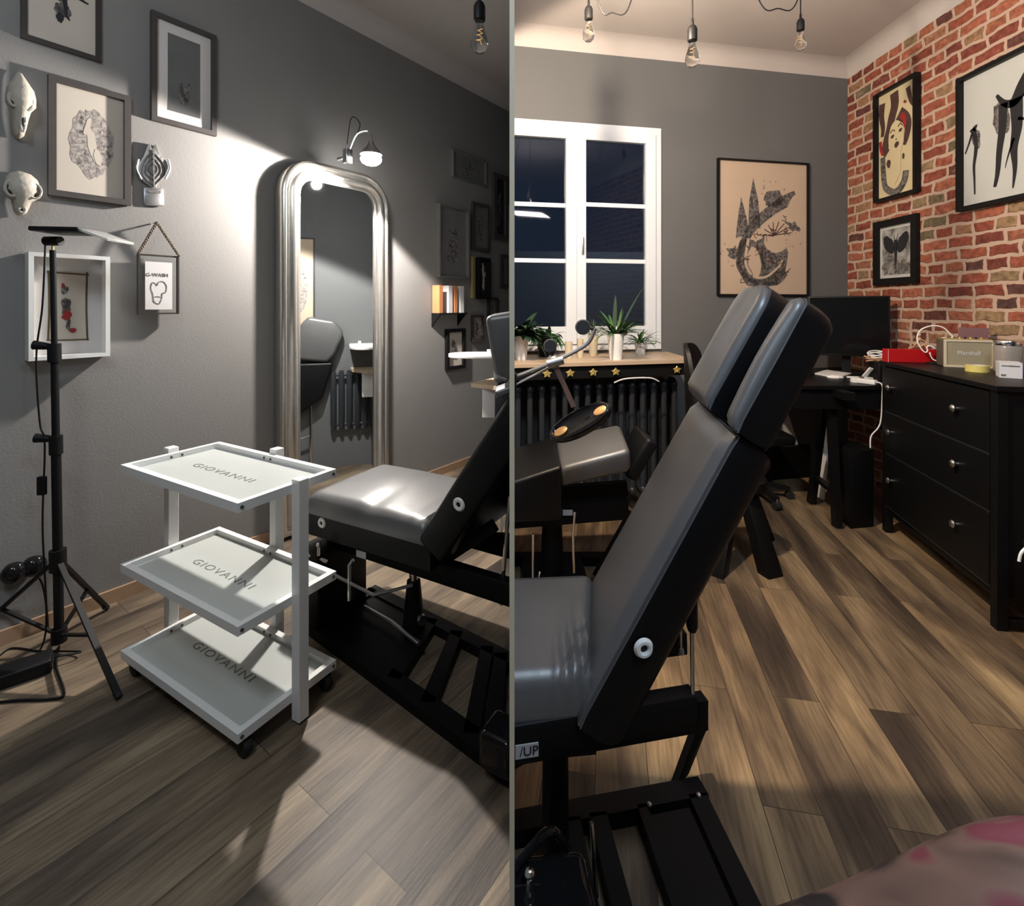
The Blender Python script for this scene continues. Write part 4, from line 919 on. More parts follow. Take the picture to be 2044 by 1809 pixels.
# brick wall pictures
def art_face(t, Q, n, lev, W, H):
    ink(t, Q, n, lev, [], [([(.42,.97),(.44,.85),(.36,.74),(.30,.64),(.22,.55),(.18,.46),(.24,.42)], .05, .04), ([(.55,.75),(.72,.68),(.78,.60),(.74,.50),(.68,.44)], .06, .02), ([(.1,.92),(.08,.8),(.12,.68),(.1,.6)], .04, .02), ([(.78,.95),(.85,.82),(.95,.74),(.98,.66)], .025, .01)], 'inkb', 'drawing')
    ink(t, Q, n, lev, [], [([(.62,.73),(.70,.66),(.70,.6)], .03, .01), ([(.05,.56),(.07,.48),(.12,.42)], .02, .015), ([(.68,.84),(.74,.82)], .012,.01)], 'inkr', 'drawing')
    ink(t, Q, n, lev, [blob(.48,.53,.20,.165,26,.03,-.12,2), [(.36,.42),(.62,.44),(.6,.2),(.45,.1),(.34,.2)]], [], 'papery', 'drawing')
    ink(t, Q, n, lev, [blob(.39,.56,.045,.016,12,.1,.1), blob(.60,.59,.045,.016,12,.1,.1), blob(.50,.47,.06,.028,14,.1,.1), blob(.49,.52,.02,.008,8,.1), blob(.28,.32,.05,.04,12,.3), blob(.67,.34,.025,.03,10,.3)],
        [([(.33,.60),(.40,.62),(.46,.60)], .006,.004), ([(.54,.63),(.60,.65),(.66,.62)], .006,.004)], 'inkb', 'drawing')
    ink(t, Q, n, lev, [], [([(.12,.40),(.14,.24),(.18,.12),(.30,.06),(.46,.03),(.60,.06),(.70,.12),(.74,.20)], .03, .035)], 'inkg', 'drawing')
picture('yellowed painting of a face with dark red hair in tall black frame', BW, 1742, 1826, 186, 150, 403, 386, .022, .05, 'black', 'papery', 0, art_face)
def art_moth(t, Q, n, lev, W, H):
    ink(t, Q, n, lev, [blob(.12,.15,.12,.14,14,.35,0,1), blob(.82,.16,.16,.14,14,.35,0,2), blob(.5,.2,.10,.16,14,.3,0,3), blob(.3,.35,.1,.1,14,.4,0,4)], [], 'inkg', 'drawing')
    ink(t, Q, n, lev, [blob(.25,.66,.24,.15,20,.08,-.75,5), blob(.74,.68,.25,.15,20,.08,.8,6), [(.44,.75),(.56,.75),(.55,.45),(.50,.05),(.45,.45)]], [([(.47,.75),(.43,.87)], .008,.004), ([(.53,.75),(.58,.87)], .008,.004)], 'ink', 'drawing')
picture('black framed drawing of a dark moth with raised wings, below the face painting', BW, 1742, 1828, 441, 430, 566, 570, .052, .035, 'black', 'washcool', .025, art_moth, mm='papercool')
def art_ink(t, Q, n, lev, W, H):
    ink(t, Q, n, lev, [blob(.145,.52,.045,.09,18,.2,.2,2), blob(.43,.60,.085,.14,20,.12,.25,3)], [], 'inkg', 'drawing')
    ink(t, Q, n, lev, [], [([(.10,.60),(.13,.55),(.15,.46),(.14,.38),(.125,.30),(.13,.2),(.135,.08)], .022, .006), ([(.02,.42),(.07,.5),(.10,.56)], .006,.01), ([(.12,.58),(.16,.62)], .02,.006),
       ([(.45,.70),(.44,.52),(.41,.36),(.39,.2),(.36,.1)], .035, .012), ([(.38,.78),(.46,.70),(.56,.68),(.66,.78),(.8,.9)], .01, .06), ([(.58,.70),(.59,.5),(.56,.35),(.57,.2),(.55,.06)], .05, .005), ([(.56,.42),(.50,.30),(.47,.22)], .01,.002), ([(.6,.55),(.68,.53),(.74,.55)], .012,.004), ([(.7,.72),(.78,.5),(.76,.3),(.8,.1)], .04,.01), ([(.85,.8),(.9,.5),(.92,.2)], .03,.008)], 'ink', 'drawing')
A = BW(1905,410,.04)
picture('large pale canvas of black ink figures in black frame on the bricks', BW, 1907, 2120, 150, 62, 410, 396, .028, .045, 'black', 'papercool', 0, art_ink)

# ================================================================== CABINET
cF, cN = V((2.475,3.35,0)), V((2.235,2.31,0))
cd = (cN-cF); cL = cd.length; cd.normalize(); cb_ = V((-cd.y, cd.x, 0))     # into depth
if cb_.x < 0: cb_ = -cb_
CZ, CD = 1.13, .50
t = thing('chest_of_drawers', 'black three-drawer chest with silver knobs against the brick wall', 'chest of drawers', cF+cd*cL/2+cb_*CD/2)
def cc(s, d, z): return cF+cd*s+cb_*d+UP*z
def cbox(s0, s1, d0, d1, z0, z1, name, m='blackwood', par=None, bv=.002): return MB().hexa([cc(s0,d0,z0),cc(s1,d0,z0),cc(s1,d1,z0),cc(s0,d1,z0),cc(s0,d0,z1),cc(s1,d0,z1),cc(s1,d1,z1),cc(s0,d1,z1)]).bevel(bv,1).build(name, m, par or t)
zb = CZ*(1-.84)
cbox(-.01, cL+.015, -.012, CD, CZ-.025, CZ, 'cabinet_top')
cbox(.0, .045, .0, .045, 0, CZ-.026, 'leg'); cbox(cL-.045, cL, 0, .045, 0, CZ-.026, 'leg'); cbox(0, .045, CD-.05, CD-.01, 0, CZ-.026, 'leg'); cbox(cL-.045, cL, CD-.05, CD-.01, 0, CZ-.026, 'leg')
cbox(cL-.03, cL-.012, .046, CD-.051, zb-.03, CZ-.026, 'side_panel'); cbox(.012, .03, .046, CD-.051, zb-.03, CZ-.026, 'side_panel')
cbox(.046, cL-.046, CD-.03, CD-.015, zb-.03, CZ-.026, 'back_panel'); cbox(.046, cL-.046, .02, .06, zb-.055, zb-.004, 'plinth_rail')
cbox(cL-.04, cL-.005, .046, CD-.051, .02, .055, 'side_stretcher')
zl = [CZ-.03, CZ*(1-.29), CZ*(1-.53), zb]
for k in range(3):
    dr = cbox(.048, cL-.048, -.004, .40, zl[k+1]+.005, zl[k]-.005, 'drawer')
    for s in (.14, cL-.27):
        q = cc(s, -.004, (zl[k]+zl[k+1])/2+.02)
        MB().lathe(q, [(.008,0),(.008,.014),(.017,.018),(.020,.027),(.014,.034),(.004,.037)], -cb_, 18).build('knob', 'steel', dr)
    cbox(.047, cL-.047, -.001, .0, zl[k+1]-.0035, zl[k+1]+.0035, 'groove_edge', 'steel' if False else 'radiator')
# a strip handle visible on the dark item at the frame edge
p = P(2036,1110,2.02)
tb = thing('waste_bin', 'black tall bin with pale handle at the right edge beside the chest', 'bin', V((2.20,1.98,0)))
MB().lathe(V((2.24,1.98,.001)), [(.13,0),(.15,.4),(.155,.52),(.145,.525),(.14,.45)], UP, 28).build('body', 'blackmat', tb)
MB().tube(bez([P(2034,1121,1.86), P(2038,1105,1.86), P(2048,1094,1.86)], 5), .005, 8).build('handle', 'white', tb)

# --- things on the cabinet
def ct(px, py, z=CZ, Y=None):                # point on cabinet top
    Y = (CH-z)*F/(py-HZ); return V(((px-1022)/F*Y, Y, z+.0006))
# speaker
sc_ = V((2.755,3.00,CZ+.001)); su = V((.91,-.41,0)).normalized(); sn = V((su.y,-su.x,0)); sW, sH, sD = .235, .165, .13
sO = V((2.60,3.035,CZ+.001))
sO = V((2.605,3.02,CZ+.001))
t = thing('speaker', 'small cream and beige retro speaker with script lettering, on the chest of drawers', 'speaker', sO+su*sW/2)
MB().prism([sO-sn*.006, sO+su*sW-sn*.006, sO+su*sW+UP*sH-sn*.006, sO+UP*sH-sn*.006], -sn*sD).bevel(.006,3).build('cabinet', 'taupe', t)
mb = MB(); e = .012
for (x0,x1,y0,y1) in ((0,e,0,sH),(sW-e,sW,0,sH),(e,sW-e,0,e),(e,sW-e,sH-e,sH)): mb.prism([sO+su*x0+UP*y0, sO+su*x1+UP*y0, sO+su*x1+UP*y1, sO+su*x0+UP*y1], -sn*.012)
mb.build('front_frame', 'cream', t)
MB().prism([sO+su*e+UP*e-sn*.005, sO+su*(sW-e)+UP*e-sn*.005, sO+su*(sW-e)+UP*(sH-e)-sn*.005, sO+su*e+UP*(sH-e)-sn*.005], -sn*.004).build('grille', 'grille', t)
text('Marshall', sO+su*sW*.5+UP*sH*.52-sn*.004, su, UP, .034, 'boxwhite', t, 'lettering', sx=.95)
MB().prism([sO+su*.005+UP*(sH+.0004)-sn*.02, sO+su*(sW-.005)+UP*(sH+.0004)-sn*.02, sO+su*(sW-.005)+UP*(sH+.0004)-sn*.11, sO+su*.005+UP*(sH+.0004)-sn*.11], UP*.003).build('top_plate', 'brass', t)
for k in range(5): q = sO+su*(.09+.025*k)+UP*(sH+.0035)-sn*.05; MB().cyl(q, q+UP*.010, .006).build('control_knob', 'black' if k % 2 else 'brass', t)
# tape roll
def inner_ring(c, ro, ri, h, m, name, par):
    mb = MB(); sg = 32; R = [[mb.bm.verts.new(V(c)+V((r*math.cos(2*PI*k/sg), r*math.sin(2*PI*k/sg), z))) for k in range(sg)] for r, z in ((ro,0),(ro,h),(ri,h),(ri,0))]; R.append(R[0])
    for A, B in zip(R, R[1:]):
        for k in range(sg): mb.bm.faces.new((A[k], A[(k+1)%sg], B[(k+1)%sg], B[k]))
    return mb.build(name, m, par)
c = V((2.60,2.80,CZ+.0006)); t = thing('tape_roll', 'yellow tape roll lying in front of the small speaker', 'tape', c)
inner_ring(c, .052, .040, .036, 'yellow', 'tape', t); inner_ring(c, .0395, .036, .036, 'paperw', 'core', t)
# jars
for (c, r, h, lb) in ((V((2.735,2.76,CZ+.0006)), .062, .175, 'smoky glass jar with chrome lid right of the speaker'), (V((2.80,2.63,CZ+.0006)), .062, .165, 'second smoky glass jar with chrome lid, at the right photo edge')):
    t = thing('glass_jar', lb, 'jar', c, 'glass jars on the chest'); MB().lathe(c, [(r*.9,0),(r,.012),(r,h*.8),(r*.92,h*.86),(r*.9,h*.87)], UP, 28).build('jar', 'jar', t)
    MB().lathe(c+UP*(h*.872), [(r*.98,0),(r,.004),(r,.020),(r*.96,.024)], UP, 28).build('lid', 'chrome', t)
    inner_ring(c+V((-r*.0,-r*1.0-.004,h*.45))-UP*.0, .004, .002, .03, 'steel', 'handle', t)
# carton
o_ = V((2.50,2.57,CZ+.0006)); uu = V((.80,-.6,0)).normalized(); dd = V((.6,.80,0)).normalized()
t = thing('carton', 'small white and navy product carton on the chest beside the jars', 'box', o_)
MB().prism([o_, o_+uu*.085, o_+uu*.085+UP*.078, o_+UP*.078], dd*.11).build('white_panel', 'boxwhite', t)
MB().prism([o_+uu*.0852, o_+uu*.0852+dd*.11, o_+uu*.0852+dd*.11+UP*.078, o_+uu*.0852+UP*.078], uu*.002).build('navy_end', 'boxblue', t)
MB().prism([o_+uu*.008+UP*.058-dd*.0004, o_+uu*.075+UP*.058-dd*.0004, o_+uu*.075+UP*.064-dd*.0004, o_+uu*.008+UP*.064-dd*.0004], -dd*.0003).build('printed_lines', 'inkg', t)
MB().prism([o_+uu*.006+UP*.008-dd*.0004, o_+uu*.025+UP*.008-dd*.0004, o_+uu*.025+UP*.018-dd*.0004, o_+uu*.006+UP*.018-dd*.0004], -dd*.0003).build('printed_mark', 'inkg', t)
# red box
a_, b_ = V((2.445,3.275,CZ+.0006)), V((2.795,3.20,CZ+.0006))
du = (b_-a_).normalized(); dn = V((-du.y, du.x, 0))
t = thing('red_box', 'long low red box lying at the far end of the chest top', 'box', (a_+b_)/2)
MB().prism([a_, b_, b_+dn*.05, a_+dn*.05], UP*.085).bevel(.002,1).build('case', 'red', t); MB().prism([a_+du*.012-dn*.0006, a_+du*.014-dn*.0006, a_+du*.014-dn*.0006+UP*.084, a_+du*.012-dn*.0006+UP*.084], dn*.0005).build('lid_seam', 'paperw', t)
# wooden mannequin behind
c = V((2.70,3.345,CZ+.0006)); c = V((2.66,3.27,CZ+.0862)); t = thing('wooden_mannequin', 'seated natural wood artist mannequin resting on the red box', 'figurine', c)
mb = MB(); mb.ell(c+UP*.030, V((1,0,0)), V((0,1,0)), UP, .012, .010, .018); mb.ell(c+UP*.060, V((1,0,0)), V((0,1,0)), UP, .014, .010, .016); mb.build('torso', 'wood', t)
MB().ell(c+UP*.092, V((1,0,0)), V((0,1,0)), UP, .009, .009, .013).build('head', 'wood', t)
MB().tube([c+UP*.018, c+V((-.05,-.015,.014)), c+V((-.085,-.02,.005))], [.008,.006,.005], 8).build('leg', 'wood', t); MB().tube([c+UP*.018, c+V((.02,-.015,.03)), c+V((.03,-.02,.005))], [.008,.006,.005], 8).build('leg', 'wood', t)
MB().tube([c+UP*.065, c+V((-.03,-.015,.045)), c+V((-.05,-.018,.02))], [.006,.005,.004], 8).build('arm', 'wood', t); MB().tube([c+UP*.065, c+V((.03,-.01,.05)), c+V((.035,-.015,.015))], [.006,.005,.004], 8).build('arm', 'wood', t)
# maroon board leaning on the wall
a_ = V((2.80,3.17,CZ+.0006)); t = tag(MB().hexa([a_, a_+V((.10,-.10,0)), a_+V((.11,-.09,0)), a_+V((.01,.01,0)), a_+V((.045,.02,.23)), a_+V((.145,-.08,.23)), a_+V((.155,-.07,.23)), a_+V((.055,.03,.23))]).build('maroon_board', 'maroon'), 'dark maroon board standing behind the wire face, on the chest', 'board')
# wire face (metal rod sculpture)
zp = [(395,720),(410,800),(440,860),(500,890)]
face = [(500,890),(440,855),(410,790),(398,715)]
out = [(335,722),(290,690),(235,590),(200,480),(205,360),(250,260),(330,200),(430,165),(520,165),(600,195),(660,250),(710,320),(750,375),(740,420),(725,455),(742,510),(735,560),(705,600),(710,650),(730,665)]
out2 = [(335,722),(362,690),(355,620),(380,585),(420,590),(470,620),(525,650),(548,640),(570,580),(610,560),(655,540),(685,490),(665,430),(615,410),(570,430),(550,500)]
fc = V((2.665,3.125,CZ)); kx = .00031; 
def fpt(q): return V((2.66+(q[0]-450)*kx, 3.165-(q[0]-450)*kx*.35, CZ+.012+(920-q[1])*kx*.98))
t = thing('wire_face_sculpture', 'white wire line sculpture of a head in profile behind the speaker', 'sculpture', V((2.66,3.12,CZ)))
MB().tube(bez([fpt(q) for q in out], 5), .0042, 8).build('outline', 'whitegloss', t)
MB().tube(bez([fpt(q) for q in out2], 5), .0042, 8).build('ear_line', 'whitegloss', t)
MB().tube(bez([fpt(q) for q in face], 5), .0042, 8).build('neck_line', 'whitegloss', t)
MB().lathe(V((2.655,3.165,CZ+.0006)), [(.035,0),(.035,.010),(.01,.014)], UP, 20).build('base', 'black', t)
MB().tube([V((2.655,3.165,CZ+.01)), fpt((395,760))], .003, 6).build('stem', 'black', t)

# ================================================================== DESK
DZ = .955
t = thing('desk', 'black desk on trestle legs in the corner under the monitor', 'desk', V((2.45,3.8,0)))
dk = [V((1.93,3.42,DZ-.03)), V((2.40,3.40,DZ-.03)), V((2.90,3.45,DZ-.03)), V((2.95,4.44,DZ-.03)), V((2.0,4.27,DZ-.03))]
MB().prism(dk, (0,0,.03)).bevel(.003,1).build('desk_top', 'blackwood', t)
def trestle(a, b_, top, spread):
    mbs = []
    for s in (-1, 1):
        for q in (a, b_):
            tl = MB().bar(V((top.x+(q.x-top.x)*.15, top.y+(q.y-top.y)*.15, DZ-.03))+V((0,0,0)), V((q.x, q.y, 0.0)), .06, .04, V((1,0,0))).build('leg', 'blackwood', t)
            mbs.append(tl)
        break
    MB().bar(V((top.x,top.y,DZ-.05))+V((-.1,-.25,0))*.0+(a-b_).normalized()*.3, V((top.x,top.y,DZ-.05))-(a-b_).normalized()*.3, .07, .05).build('trestle_beam', 'blackwood', t)
    MB().bar(V((a.x,a.y,.22)).lerp(V((top.x,top.y,.22)),.2), V((b_.x,b_.y,.22)).lerp(V((top.x,top.y,.22)),.2), .04, .03).build('stretcher', 'blackwood', t)
trestle(V((2.27,3.80,0)), V((2.20,3.39,0)), V((2.25,3.56,0)), .2)
trestle(V((2.16,4.22,0)), V((1.93,3.95,0)), V((2.05,4.08,0)), .2)
MB().obox(V((2.30,3.44,DZ-.10)), V((1,-.03,0)), V((0,1,0)), UP, .70, .02, .13).build('apron', 'blackwood', t)
# black case under desk
tag(MB().prism([V((2.27,3.36,.001)), V((2.45,3.39,.001)), V((2.50,3.62,.001)), V((2.31,3.60,.001))], (0,0,.52)).bevel(.006,2).build('computer_case', 'blackmat'), 'black upright computer case on the floor between desk leg and chest', 'computer')
tag(MB().bar(P(1638,1000,3.9)+V((0,0,.0)), P(1654,835,3.9), .02, .06, V((0,1,0))).build('white_strip', 'white'), 'white slanted plastic strip leaning against the desk trestle', 'strip')
# monitor
a_, b_ = V((2.40,4.06,0)), V((2.90,3.84,0)); mu_ = (b_-a_).normalized(); mn = V((mu_.y,-mu_.x,0))
t = thing('monitor', 'switched-off wide black monitor in the corner against the bricks', 'monitor', (a_+b_)/2+UP*DZ)
z0, z1 = 1.10, 1.575
MB().prism([a_+UP*z0, b_+UP*z0, b_+UP*z1, a_+UP*z1], -mn*.035).bevel(.004,2).build('bezel', 'black', t)
MB().prism([a_+mu_*.012+UP*(z0+.02)+mn*.0006, b_-mu_*.012+UP*(z0+.02)+mn*.0006, b_-mu_*.012+UP*(z1-.012)+mn*.0006, a_+mu_*.012+UP*(z1-.012)+mn*.0006], -mn*.0004).build('screen', 'screen', t)
mc = (a_+b_)/2; MB().obox(mc-mn*.07+UP*(DZ+.10), mu_, mn, UP, .06, .02, .20).build('stand_neck', 'black', t); MB().obox(mc-mn*.09+UP*(DZ+.006), mu_, mn, UP, .20, .12, .011).bevel(.004).build('stand_foot', 'black', t)
q = P(1762,686,3.9)
# keyboard, mouse, etc.
def dp(px, py): Y = (CH-DZ)*F/(py-HZ); return V(((px-1022)/F*Y, Y, DZ+.0006))
o_ = V((2.42,3.90,DZ+.0006))
k0, k1, k2, k3 = dp(1625,748), dp(1675,757), dp(1700,748), dp(1650,741)
t = thing('keyboard', 'slim white keyboard lying on the black desk', 'keyboard', (k0+k2)/2)
MB().prism([k0,k1,k2,k3], (0,0,.012)).bevel(.002,1).build('body', 'white', t)
mb = MB()
for i in range(4):
    for j in range(11):
        s_ = (j+.6)/12; r_ = (i+.6)/5
        c = k0.lerp(k1, s_).lerp(k3.lerp(k2, s_), r_)+UP*.013
        mb.obox(c, k1-k0, k3-k0, UP, (k1-k0).length/14, (k3-k0).length/7, .002)
mb.build('keys', 'paperw', t)
c = dp(1667,755); t = thing('mouse', 'white rounded computer mouse in front of the keyboard', 'mouse', c)
MB().ell(c+UP*.006, V((.9,-.3,0)).normalized(), V((.3,.9,0)).normalized(), UP, .058, .032, .018, 20, 10).build('shell', 'white', t)
# power strip
a_, b_ = dp(1712,774), dp(1752,792); b_ = V((2.33,3.47,DZ+.0006)); a_ = V((2.30,3.62,DZ+.0006))
a_ = V((2.43,3.545,DZ+.0006)); b_ = V((2.495,3.43,DZ+.0006))
dd = (b_-a_).normalized(); sd = V((-dd.y,dd.x,0))
t = thing('power_strip', 'white power strip at the desk edge with cable hanging to the floor', 'power strip', (a_+b_)/2)
MB().obox((a_+b_)/2+UP*.017, dd, sd, UP, (b_-a_).length, .045, .032).bevel(.005,2).build('strip', 'white', t)
MB().lathe(a_+UP*.001, [(.030,0),(.032,.010),(.030,.034),(.02,.036)], UP, 20).build('round_plug', 'white', t)
MB().tube(bez([b_+UP*.02, V((2.50,3.385,DZ+.01)), V((2.495,3.375,DZ-.06)), V((2.48,3.375,DZ-.25)), V((2.42,3.375,.62)), V((2.415,3.376,.54))], 8), .0045, 8).build('cable', 'white', t)
# pen / vape and clip
a_ = V((2.50,3.74,DZ+.010)); b_ = V((2.66,3.70,DZ+.010))
t = thing('soldering_pen', 'silver tipped dark pen lying behind the power strip', 'pen', a_)
MB().cyl(a_, a_.lerp(b_,.45), .008).build('tip', 'white', t); MB().cyl(a_.lerp(b_,.45), b_, .0095).build('grip', 'taupe', t)
# coiled cables at the end of the chest
t = thing('cable_bundle', 'tangle of white and tan cables piled between monitor and red box', 'cables', V((2.62,3.58,DZ)))
rr = random.Random(9)
pl = V((2.44,3.50,DZ))
MB().box((2.58,3.52,DZ+.0006), (2.68,3.64,DZ+.14)).bevel(.01).build('charger_block', 'black', t)
for k in range(6):
    c = V((2.62+rr.uniform(-.02,.02), 3.58+rr.uniform(-.02,.02), DZ+.15+.012*k)); pts = []
    for i in range(18):
        a = 2*PI*i/18; pts.append(c+V((.085*math.cos(a)*rr.uniform(.8,1.1), .06*math.sin(a)*rr.uniform(.8,1.1), .008*math.sin(a*2+k))))
    MB().tube(pts, .0045, 6, closed=True).build('cable_loop', 'white' if k > 2 else 'wood', t)
c = V((2.535,3.61,DZ+.0006)); t = thing('phone_charger', 'white charger stick standing on the desk below the cables', 'charger', c)
MB().bar(c+UP*.03, c+V((.02,-.05,.10)), .03, .012, V((0,1,0))).bevel(.003).build('stick', 'white', t); MB().box(c+V((.0,-.04,.0)), c+V((.04,.0,.03))).build('block', 'white', t)
tag(MB().sph(P(1617,706,3.95), .010).build('red_indicator_light', 'led'), 'tiny glowing red indicator light at the left edge of the desk', 'indicator light')
q = P(1617,706,3.95)
tag(MB().box((q.x-.02,q.y-.02,DZ+.0006), (q.x+.02,q.y+.03,q.z-.0105)).bevel(.003).build('small_black_box', 'black'), 'small black box under the red indicator light', 'box')
# white paper panel leaning under the desk against the wall
t = tag(MB().hexa([gp(1.98,.285,.03), gp(2.50,.285,.03), gp(2.50,.285,.015), gp(1.98,.285,.015), gp(2.12,.86,.03), gp(2.30,.86,.03), gp(2.30,.86,.015), gp(2.12,.86,.015)]).build('paper_panel', 'paperw'), 'pale triangular panel leaning against the wall under the desk', 'panel')
tag(MB().prism([gp(2.0,.0005,.003), gp(2.6,.0005,.003), gp(2.6,.0005,.055), gp(2.0,.0005,.055)], (0,0,.28)).build('low_black_box', 'blackmat'), 'low long black box on the floor under the desk by the wall', 'box')

# office chair base and seat
c = V((1.93,4.0,0)); c = V((1.90,3.93,0))
t = thing('office_chair', 'black swivel office chair behind the recliner, only its wheeled base showing', 'office chair', c)
MB().cyl(c+UP*.10, c+UP*.16, .035).build('hub', 'black', t); MB().cyl(c+UP*.16, c+UP*.45, .022).build('gas_column', 'black', t)
for k in range(5):
    a = -1.40+2*PI*k/5; d = V((math.cos(a), math.sin(a), 0)); e_ = c+d*.26
    MB().bar(c+UP*.12+d*.02, e_+UP*.075, .04, .03).build('base_arm', 'black', t)
    s_ = V((-d.y,d.x,0)); w_ = MB().cyl(e_+UP*.03-s_*.024, e_+UP*.03+s_*.024, .0295).build('castor', 'rubber', t)
    MB().cyl(e_+UP*.03, e_+UP*.08, .008).build('castor_stem', 'steel', w_)
MB().obox(c+UP*.49, V((1,0,0)), V((0,1,0)), UP, .44, .42, .08).bevel(.03,4).build('seat', 'leather_shade', t)
mb = MB(); MB().obox(c+V((-.21,-.01,.78)), V((0,1,0)), UP, V((1,0,.1)), .40, .44, .05).bevel(.02,4).build('backrest', 'leather_shade', t); MB().bar(c+V((-.10,0,.44)), c+V((-.24,0,.62)), .05, .02, V((0,1,0))).build('back_bar', 'black', t)

# shell chair behind the main recliner
c = V((1.36,3.02,0))
t = thing('shell_armchair', 'black shell armchair with chunky splayed legs hidden behind the recliner', 'armchair', c)
mb = MB(); rows = []
for i in range(9):
    z = .42+.84*i/8; row = []
    for j in range(11):
        a = math.radians(150+60*(j/10-.5)*2*(1-.45*(i/8)**2)); r = .27+.03*i/8
        edge = 1-((j/10-.5)*2)**4
        row.append((c.x+r*math.cos(a)+.02, c.y+.02+r*math.sin(a), z-.05*(1-edge)*(i/8)*1.2))
    rows.append(row)
va = [[mb.bm.verts.new(p) for p in r] for r in rows]; vb = [[mb.bm.verts.new(V(p)+V((-.022,.010,.0))) for p in r] for r in rows]
for i in range(8):
    for j in range(10): mb.bm.faces.new((va[i][j],va[i][j+1],va[i+1][j+1],va[i+1][j])); mb.bm.faces.new((vb[i][j],vb[i+1][j],vb[i+1][j+1],vb[i][j+1]))
for i in range(8): mb.bm.faces.new((va[i][0],va[i+1][0],vb[i+1][0],vb[i][0])); mb.bm.faces.new((va[i][10],vb[i][10],vb[i+1][10],va[i+1][10]))
for j in range(10): mb.bm.faces.new((va[0][j],vb[0][j],vb[0][j+1],va[0][j+1])); mb.bm.faces.new((va[8][j],va[8][j+1],vb[8][j+1],vb[8][j]))
mb.build('shell_back', 'black', t, ang=60)
MB().lathe(c+UP*.40, [(.12,0),(.16,.02),(.16,.07),(.13,.09)], UP, 28).build('seat', 'leather_shade', t)
for (fx, fy) in ((1.44,2.79),(1.62,3.22),(1.12,3.25),(1.14,2.80)):
    d = V((fx,fy,0))-c; d.z = 0; f = V((fx,fy,0)); s_ = V((-d.y,d.x,0)).normalized()*.055; s2 = s_*.7; tp_ = c+d*.25+UP*.42
    dn = d.normalized()*.04
    MB().hexa([f-s_-dn, f-s_+dn, f+s_+dn, f+s_-dn, tp_-s2-dn, tp_-s2+dn, tp_+s2+dn, tp_+s2-dn]).bevel(.006,2).build('leg', 'blackmat', t)

# ================================================================== SECOND (FAR) CHAIR
t = thing('tattoo_chair', 'second black tattoo chair standing farther back by the radiator, partly behind the lamp arm', 'reclining chair', V((.35,2.75,0)))
mb = MB(); mb.hexa([V((.24,2.52,.58)), V((.60,2.52,.66)), V((.66,2.95,.66)), V((.26,2.95,.60)), V((.24,2.50,.69)), V((.59,2.50,.785)), V((.64,2.97,.80)), V((.26,2.97,.72))]); mb.bevel(.03,4); mb.build('seat', 'leather', t, ang=60)
mb = MB(); mb.hexa([V((-.02,2.48,.42)), V((.25,2.50,.42)), V((.25,3.0,.42)), V((-.02,3.0,.42)), V((-.02,2.48,.62)), V((.25,2.50,.70)), V((.25,3.0,.72)), V((-.02,3.0,.64))]); mb.bevel(.02,4); mb.build('leg_pad', 'leather_shade', t, ang=60)
mb = MB(); mb.obox(V((.69,2.80,.68)), V((.6,0,1)), V((0,1,0)), V((1,0,-.6)), .24, .30, .07).bevel(.02,3).build('folded_armrest', 'leather_shade', t, ang=60)
MB().bar(V((-.02,2.60,.40)), V((.60,2.60,.45)), .05, .10).build('rail', 'blackmat', t); MB().bar(V((-.02,2.88,.40)), V((.66,2.88,.45)), .05, .08).build('rail', 'blackmat', t)
MB().cyl(V((.22,2.75,.05)), V((.22,2.75,.40)), .065, .05).build('pump_body', 'blackmat', t)
MB().tube([V((.105,2.50,.36)), V((.105,2.50,.12))], .006, 8).build('leg_rod', 'chrome', t); MB().tube([V((.07,2.50,.125)), V((.13,2.49,.12)), V((.14,2.52,.16))], .006, 8).build('release_lever', 'chrome', t)
MB().tube([V((.32,2.55,.45)), V((.31,2.55,.34)), V((.315,2.55,.14))], .007, 8).build('release_lever', 'chrome', t)
MB().obox(V((.285,2.563,.44)), V((1,0,0)), V((0,1,0)), UP, .05, .004, .028).build('sticker', 'sticker', t)
MB().box((-.02,2.55,.0), (.75,2.62,.05)).build('floor_base', 'blackmat', t); MB().box((-.02,2.88,.0), (.75,2.95,.05)).build('floor_base', 'blackmat', t); MB().box((.06,2.62,.0), (.40,2.88,.05)).build('base_plate', 'blackmat', t)
MB().bar(V((.62,2.62,.42)), V((.45,2.7,.05)), .03, .03).build('brace', 'blackmat', t)

# ================================================================== MAGNIFIER LAMP
Y = 2.2
t = thing('magnifier_lamp', 'grey articulated work lamp with oval copper-lit head, fixed to the divider', 'work lamp', P(1027,765,Y))
c = P(1158,843,Y); au = (P(1222,812,Y-.03)-P(1096,878,Y+.03)).normalized(); an = V((.35,-.5,.8)).normalized(); an = (an-au*an.dot(au)).normalized(); av = an.cross(au)
mb = MB(); sg = 40; R = []
for r, h in ((.0,-.03),(.8,-.034),(1.0,-.02),(1.04,.0),(1.0,.014),(.93,.016),(.86,.006),(.70,-.004),(.0,-.008)): R.append([mb.bm.verts.new(c+an*h+au*(.148*max(r,.002)*math.cos(2*PI*k/sg))+av*(.060*max(r,.002)*math.sin(2*PI*k/sg))) for k in range(sg)])
for A, B in zip(R, R[1:]):
    for k in range(sg): mb.bm.faces.new((A[k], A[(k+1)%sg], B[(k+1)%sg], B[k]))
hdm = mb.build('lamp_head', 'blackgloss', t, ang=70)
for q, s_ in ((-.095, 1), (.105, 1)):
    MB().ell(c+au*q+an*.008, au, av, an, .034, .020, .006).build('copper_light', 'copper', hdm)
j = P(1105,722,Y)
MB().bar(j, P(1145,812,Y), .022, .014, V((0,1,0))).build('lower_arm', 'brownarm', t)
